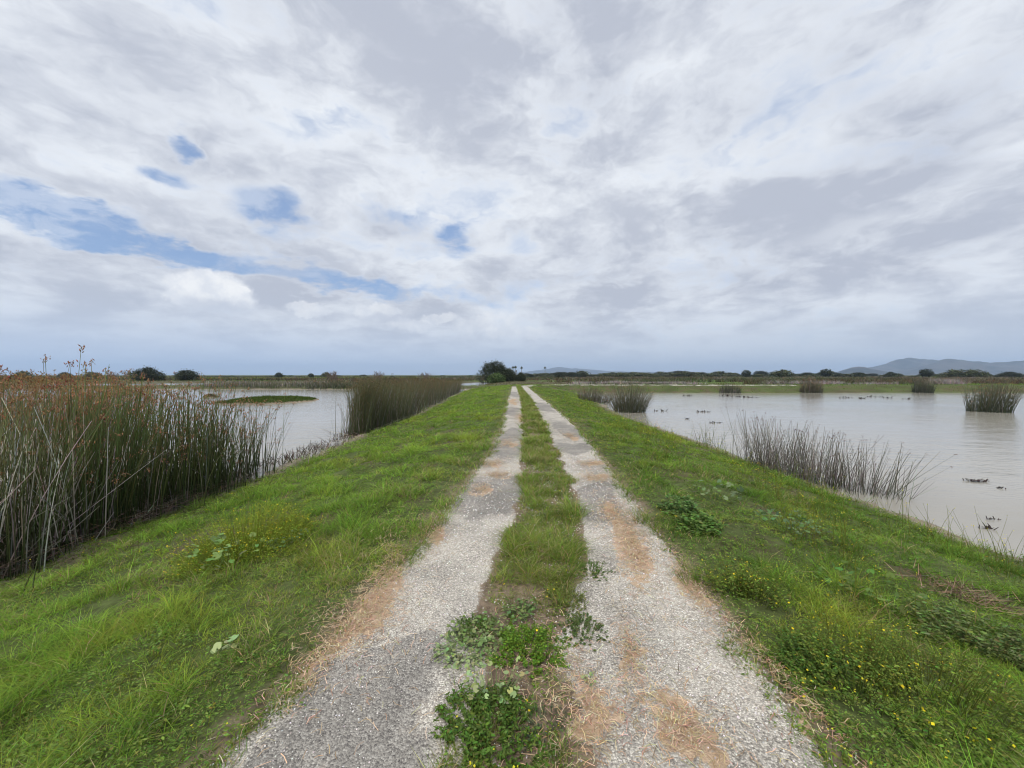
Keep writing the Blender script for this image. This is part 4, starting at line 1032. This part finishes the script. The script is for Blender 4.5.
# bare winter twigs rising over the reeds
def bare_shrub(label, px, D, h, n=60):
    x, y = at(px, D); z = float(ground(x, y)); t = thing('bare_shrub', label, 'bare shrub', (x, y, z)); S = Soup()
    P = np.stack([x + rng.normal(0, .5, n), y + rng.normal(0, .3, n), np.full(n, z)], 1); cc = jitter(np.array([.17, .13, .10]), n, .2)
    tips = stems(S, P, h * rng.uniform(.5, 1.1, n), .045, rng.uniform(0, 6.28, n), rng.uniform(0, .5, n), rng.uniform(0, .3, n), cc, cc, 3, 3)
    for j in range(3):
        stems(S, tips - np.array([0, 0, h * .25]), h * rng.uniform(.15, .35, n), .03, rng.uniform(0, 6.28, n), rng.uniform(.2, 1.2, n), np.zeros(n), cc, cc, 2, 3)
    S.build('twigs', M_DRY, t, (x, y, z))
bare_shrub('bare twiggy shrub rising behind the far shore reeds', 333, 120, 3.2); bare_shrub('bare twiggy shrub directly above the big bulrush stand', 378, 125, 3.3); bare_shrub('bare grey shrub at the edge of the round dark bush', 131, 150, 4.0); bare_shrub('bare reddish shrub over the brown bulrush bed', 113, 160, 3.6)
bare_shrub('bare twiggy shrub over the long brown-topped stand', 425, 120, 2.9)

# ------------------------------------------------------------------ sky
SUN_EL, SUN_AZ = math.radians(52), math.radians(200)      # azimuth clockwise from +Y
w = bpy.data.worlds.new('World'); sc.world = w; w.use_nodes = True; nt = w.node_tree; nt.nodes.clear()
out = nd(nt, 'ShaderNodeOutputWorld'); bg = nd(nt, 'ShaderNodeBackground'); bg.inputs['Strength'].default_value = .1
sky = nd(nt, 'ShaderNodeTexSky', sky_type='NISHITA'); sky.sun_disc = False; sky.sun_elevation = SUN_EL; sky.sun_rotation = SUN_AZ
sky.air_density = 1.0; sky.dust_density = .6; sky.ozone_density = 1.5
tc = nd(nt, 'ShaderNodeTexCoord'); dirv = tc.outputs['Generated']
sx = nd(nt, 'ShaderNodeSeparateXYZ'); L(nt, dirv, sx.inputs[0])
zc = math_(nt, 'MAXIMUM', sx.outputs[2], 0.0)
den = math_(nt, 'ADD', zc, .17)
cp = nd(nt, 'ShaderNodeCombineXYZ'); L(nt, math_(nt, 'DIVIDE', sx.outputs[0], den), cp.inputs[0]); L(nt, math_(nt, 'DIVIDE', sx.outputs[1], den), cp.inputs[1])
plane = cp.outputs[0]
# azimuth / elevation of the direction
az_ = math_(nt, 'ARCTAN2', sx.outputs[0], sx.outputs[1]); el_ = math_(nt, 'ARCSINE', sx.outputs[2])
ae = nd(nt, 'ShaderNodeCombineXYZ'); L(nt, az_, ae.inputs[0]); L(nt, el_, ae.inputs[1])
def warp(src, vec, scale, amt, detail=5):
    n_ = noise(nt, src, scale, detail, .6); sub = nd(nt, 'ShaderNodeVectorMath', operation='SUBTRACT'); L(nt, n_.outputs['Color'], sub.inputs[0]); sub.inputs[1].default_value = (.5, .5, .5)
    s_ = nd(nt, 'ShaderNodeVectorMath', operation='SCALE'); L(nt, sub.outputs[0], s_.inputs[0]); s_.inputs['Scale'].default_value = amt
    a_ = nd(nt, 'ShaderNodeVectorMath', operation='ADD'); L(nt, vec, a_.inputs[0]); L(nt, s_.outputs[0], a_.inputs[1]); return a_.outputs[0]
aew = warp(plane, ae.outputs[0], 2.2, .16); aew2 = warp(ae.outputs[0], ae.outputs[0], 22, .055, 7)
def sky_blob(vec, px, py, rx, ry, ang=0.0, soft=(1.0, .2)):
    X_, Z_ = (px - 512) / F, (HOR - py) / F; a0 = math.atan(X_); e0 = math.atan2(Z_, math.hypot(1, X_)); k = 1 / math.hypot(1, X_)
    mp = nd(nt, 'ShaderNodeMapping', vector_type='TEXTURE'); L(nt, vec, mp.inputs[0])
    mp.inputs['Location'].default_value = (a0, e0, 0); mp.inputs['Rotation'].default_value = (0, 0, ang); mp.inputs['Scale'].default_value = (rx / F * k * k * 1.0, ry / F * k, 1)
    ln_ = nd(nt, 'ShaderNodeVectorMath', operation='LENGTH'); L(nt, mp.outputs[0], ln_.inputs[0])
    return mapr(nt, ln_.outputs['Value'], soft[0], soft[1], 0, 1)
def addup(lst):
    r = lst[0]
    for q in lst[1:]: r = math_(nt, 'ADD', r, q)
    return r
gaps = addup([math_(nt, 'MULTIPLY', sky_blob(aew, px, py, rx, ry, math.radians(an), (1.25, .15)), amt) for px, py, rx, ry, an, amt in (
    (282, 203, 50, 34, 10, 1.1), (186, 142, 18, 12, 20, 1.0), (168, 176, 26, 12, 0, .6), (60, 214, 90, 15, -14, .95), (165, 248, 95, 17, -12, 1.0), (310, 277, 130, 19, -4, 1.1), (455, 242, 24, 20, 0, .75), (398, 214, 44, 14, 0, .6),
    (420, 295, 110, 14, 0, .45), (545, 285, 60, 14, 0, .3), (20, 262, 60, 14, -8, .35), (960, 120, 90, 50, 30, .22), (520, 250, 20, 20, 0, .3))])
dsc = nd(nt, 'ShaderNodeVectorMath', operation='MULTIPLY'); L(nt, dirv, dsc.inputs[0]); dsc.inputs[1].default_value = (1, 1, 2.1)
dw = warp(dsc.outputs[0], dsc.outputs[0], 3.0, .35, 4)
n1 = noise(nt, plane, 2.3, 8, .58, .25); n2 = noise(nt, plane, .8, 4, .5, .2); n3 = noise(nt, dw, 9, 9, .62)
n4 = noise(nt, dw, 3.6, 9, .6)
def centred(n_, k): return math_(nt, 'MULTIPLY', math_(nt, 'SUBTRACT', n_.outputs[0], .5), k)
gn_ = addup([centred(n4, 2.6), centred(n3, 1.5), centred(n1, .6)])
gap = math_(nt, 'MULTIPLY', mapr(nt, math_(nt, 'ADD', gaps, gn_), .12, .95, 0, .93), mapr(nt, n3.outputs[0], .64, .45, .6, 1.0))
# cloud deck brightness: broad soft billows, darker bases, crisper bright margins
n1b = addup([centred(n1, .75), centred(n2, .6), centred(n4, 1.15), centred(n3, .5)])
lum = mapr(nt, n1b, -.22, .25, 0, 1)
lum = math_(nt, 'ADD', lum, math_(nt, 'MULTIPLY', mapr(nt, gaps, .15, .5), .25))
br = addup([math_(nt, 'MULTIPLY', sky_blob(aew, px, py, rx, ry, math.radians(an), (1.3, .0)), amt) for px, py, rx, ry, an, amt in (
    (850, 225, 80, 24, 0, .5), (140, 190, 130, 40, 0, .25), (640, 90, 80, 40, 30, .25), (250, 60, 200, 60, 0, .15), (400, 170, 120, 50, 0, .25), (600, 190, 120, 50, 10, .2), (380, 255, 90, 18, 0, .25),
    (600, 115, 70, 50, 40, -.28), (700, 130, 60, 50, 20, -.22), (780, 90, 120, 60, 0, -.12), (900, 170, 110, 60, 30, -.22), (850, 330, 60, 8, 0, -.25), (780, 270, 220, 22, 0, -.12), (620, 295, 80, 12, 0, -.12), (60, 60, 120, 50, -10, -.15), (50, 300, 60, 8, 0, -.18), (540, 20, 60, 40, 0, -.2), (960, 90, 120, 60, 20, -.15))])
lum = math_(nt, 'ADD', lum, br, True)
cloud = mix_rgb(nt, lum, (3.75, 4.0, 4.65), (6.4, 6.65, 7.0))
col = mix_rgb(nt, gap, cloud, mix_rgb(nt, .6, sky.outputs[0], (1.7, 2.75, 5.0)))
# cumulus puffs low over the horizon: bright tops, grey flat bases
puff = [(210, 288, 46, 17, 0), (238, 298, 26, 10, 0), (192, 298, 26, 9, 0), (378, 311, 25, 9, 0), (412, 324, 26, 7, 0), (486, 322, 36, 10, 10), (309, 310, 26, 7, 0), (520, 332, 40, 8, 0), (440, 318, 20, 6, 0)]
tops = addup([math_(nt, 'MULTIPLY', sky_blob(aew2, px, py, rx, ry, math.radians(an), (1.1, .7)), 1.0 if i < 3 else .62) for i, (px, py, rx, ry, an) in enumerate(puff)])
base_ = addup([sky_blob(aew2, 222, 306, 44, 10, 0, (1.2, .2)), sky_blob(aew2, 385, 318, 30, 5, 0, (1.2, .2))])
col = mix_rgb(nt, math_(nt, 'MINIMUM', math_(nt, 'MULTIPLY', tops, .92), 1.0), col, mix_rgb(nt, mapr(nt, noise(nt, ae.outputs[0], 26, 6, .6).outputs[0], .38, .62), (6.0, 6.2, 6.6), (7.25, 7.3, 7.35)))
col = mix_rgb(nt, math_(nt, 'MULTIPLY', base_, .8, True), col, (4.3, 4.6, 5.3))
# thick air low down: paler blue on the open side, greyer elsewhere
hz = mapr(nt, el_, .20, .0, 0, .9)
hcol = mix_rgb(nt, mapr(nt, az_, -.7, .5, 0, 1), (4.15, 4.9, 6.2), (4.45, 4.95, 5.7))
hcol = mix_rgb(nt, mapr(nt, el_, .02, .16, 0, 1), hcol, (4.3, 4.8, 5.65))
col = mix_rgb(nt, hz, col, hcol)
# glow added to the unseen deck round the sun, to light path and grass
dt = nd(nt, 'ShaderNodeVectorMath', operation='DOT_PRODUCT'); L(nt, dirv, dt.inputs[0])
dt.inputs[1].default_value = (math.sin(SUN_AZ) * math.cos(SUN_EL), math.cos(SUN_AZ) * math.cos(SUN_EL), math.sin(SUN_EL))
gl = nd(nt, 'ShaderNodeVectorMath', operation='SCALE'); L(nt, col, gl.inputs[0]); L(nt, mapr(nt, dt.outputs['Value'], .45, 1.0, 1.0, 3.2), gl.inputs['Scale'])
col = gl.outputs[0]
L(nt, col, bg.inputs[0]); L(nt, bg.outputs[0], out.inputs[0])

sun = bpy.data.lights.new('sun', 'SUN'); sun.energy = 1.5; sun.angle = math.radians(14); sun.color = (1, .955, .88)
so = bpy.data.objects.new('sun', sun); COL.objects.link(so); so.rotation_euler = (math.pi / 2 - SUN_EL, 0, math.pi - SUN_AZ)

# ------------------------------------------------------------------ air
m, nt = new_mat('hazy_air'); out = nd(nt, 'ShaderNodeOutputMaterial'); pvn = nd(nt, 'ShaderNodeVolumePrincipled')
pvn.inputs['Color'].default_value = (.58, .76, 1.0, 1); pvn.inputs['Density'].default_value = 1.1e-4; pvn.inputs['Anisotropy'].default_value = .2
L(nt, pvn.outputs[0], out.inputs['Volume'])
x0, x1, y0, y1, z0, z1 = -13000, 13000, -60, 13000, -4, 330
S = Soup(); S.add([(x0, y0, z0), (x1, y0, z0), (x1, y1, z0), (x0, y1, z0), (x0, y0, z1), (x1, y0, z1), (x1, y1, z1), (x0, y1, z1)], np.ones((8, 3)), None,
                  [(3, 2, 1, 0), (4, 5, 6, 7), (0, 1, 5, 4), (1, 2, 6, 5), (2, 3, 7, 6), (3, 0, 4, 7)])
HAZE = True
if HAZE: S.build('haze', m)['kind'] = 'stuff'

for o in COL.objects:
    if o.parent is not None and o.type == 'MESH' and o.name.split('.')[0] in ('stems', 'dead_stems', 'seed_heads', 'flowers', 'stalks') and len(o.data.vertices) > (0 if o.name[:2] in ('fl', 'se') else 60): o['kind'] = 'stuff'

# ------------------------------------------------------------------ camera and render settings
cam = bpy.data.cameras.new('camera'); co = bpy.data.objects.new('camera', cam); COL.objects.link(co); sc.camera = co
cam.sensor_width = 36; cam.lens = 36 * F / 1024; cam.clip_start = .05; cam.clip_end = 40000
co.location = (0, 0, EYE); co.rotation_euler = (math.pi / 2 - math.atan(9 / F), 0, 0)
sc.render.engine = 'CYCLES'
cy = sc.cycles; cy.use_denoising = True; cy.max_bounces = 5; cy.diffuse_bounces = 2; cy.glossy_bounces = 2; cy.transmission_bounces = 2; cy.volume_bounces = 0; cy.transparent_max_bounces = 6
cy.use_adaptive_sampling = True; cy.adaptive_threshold = .008; cy.pixel_filter_type = 'BLACKMAN_HARRIS'; cy.filter_width = 1.05
vs = sc.view_settings; vs.view_transform = 'Standard'; vs.look = 'None'; vs.exposure = 0.45; vs.gamma = 1; vs.use_curve_mapping = False
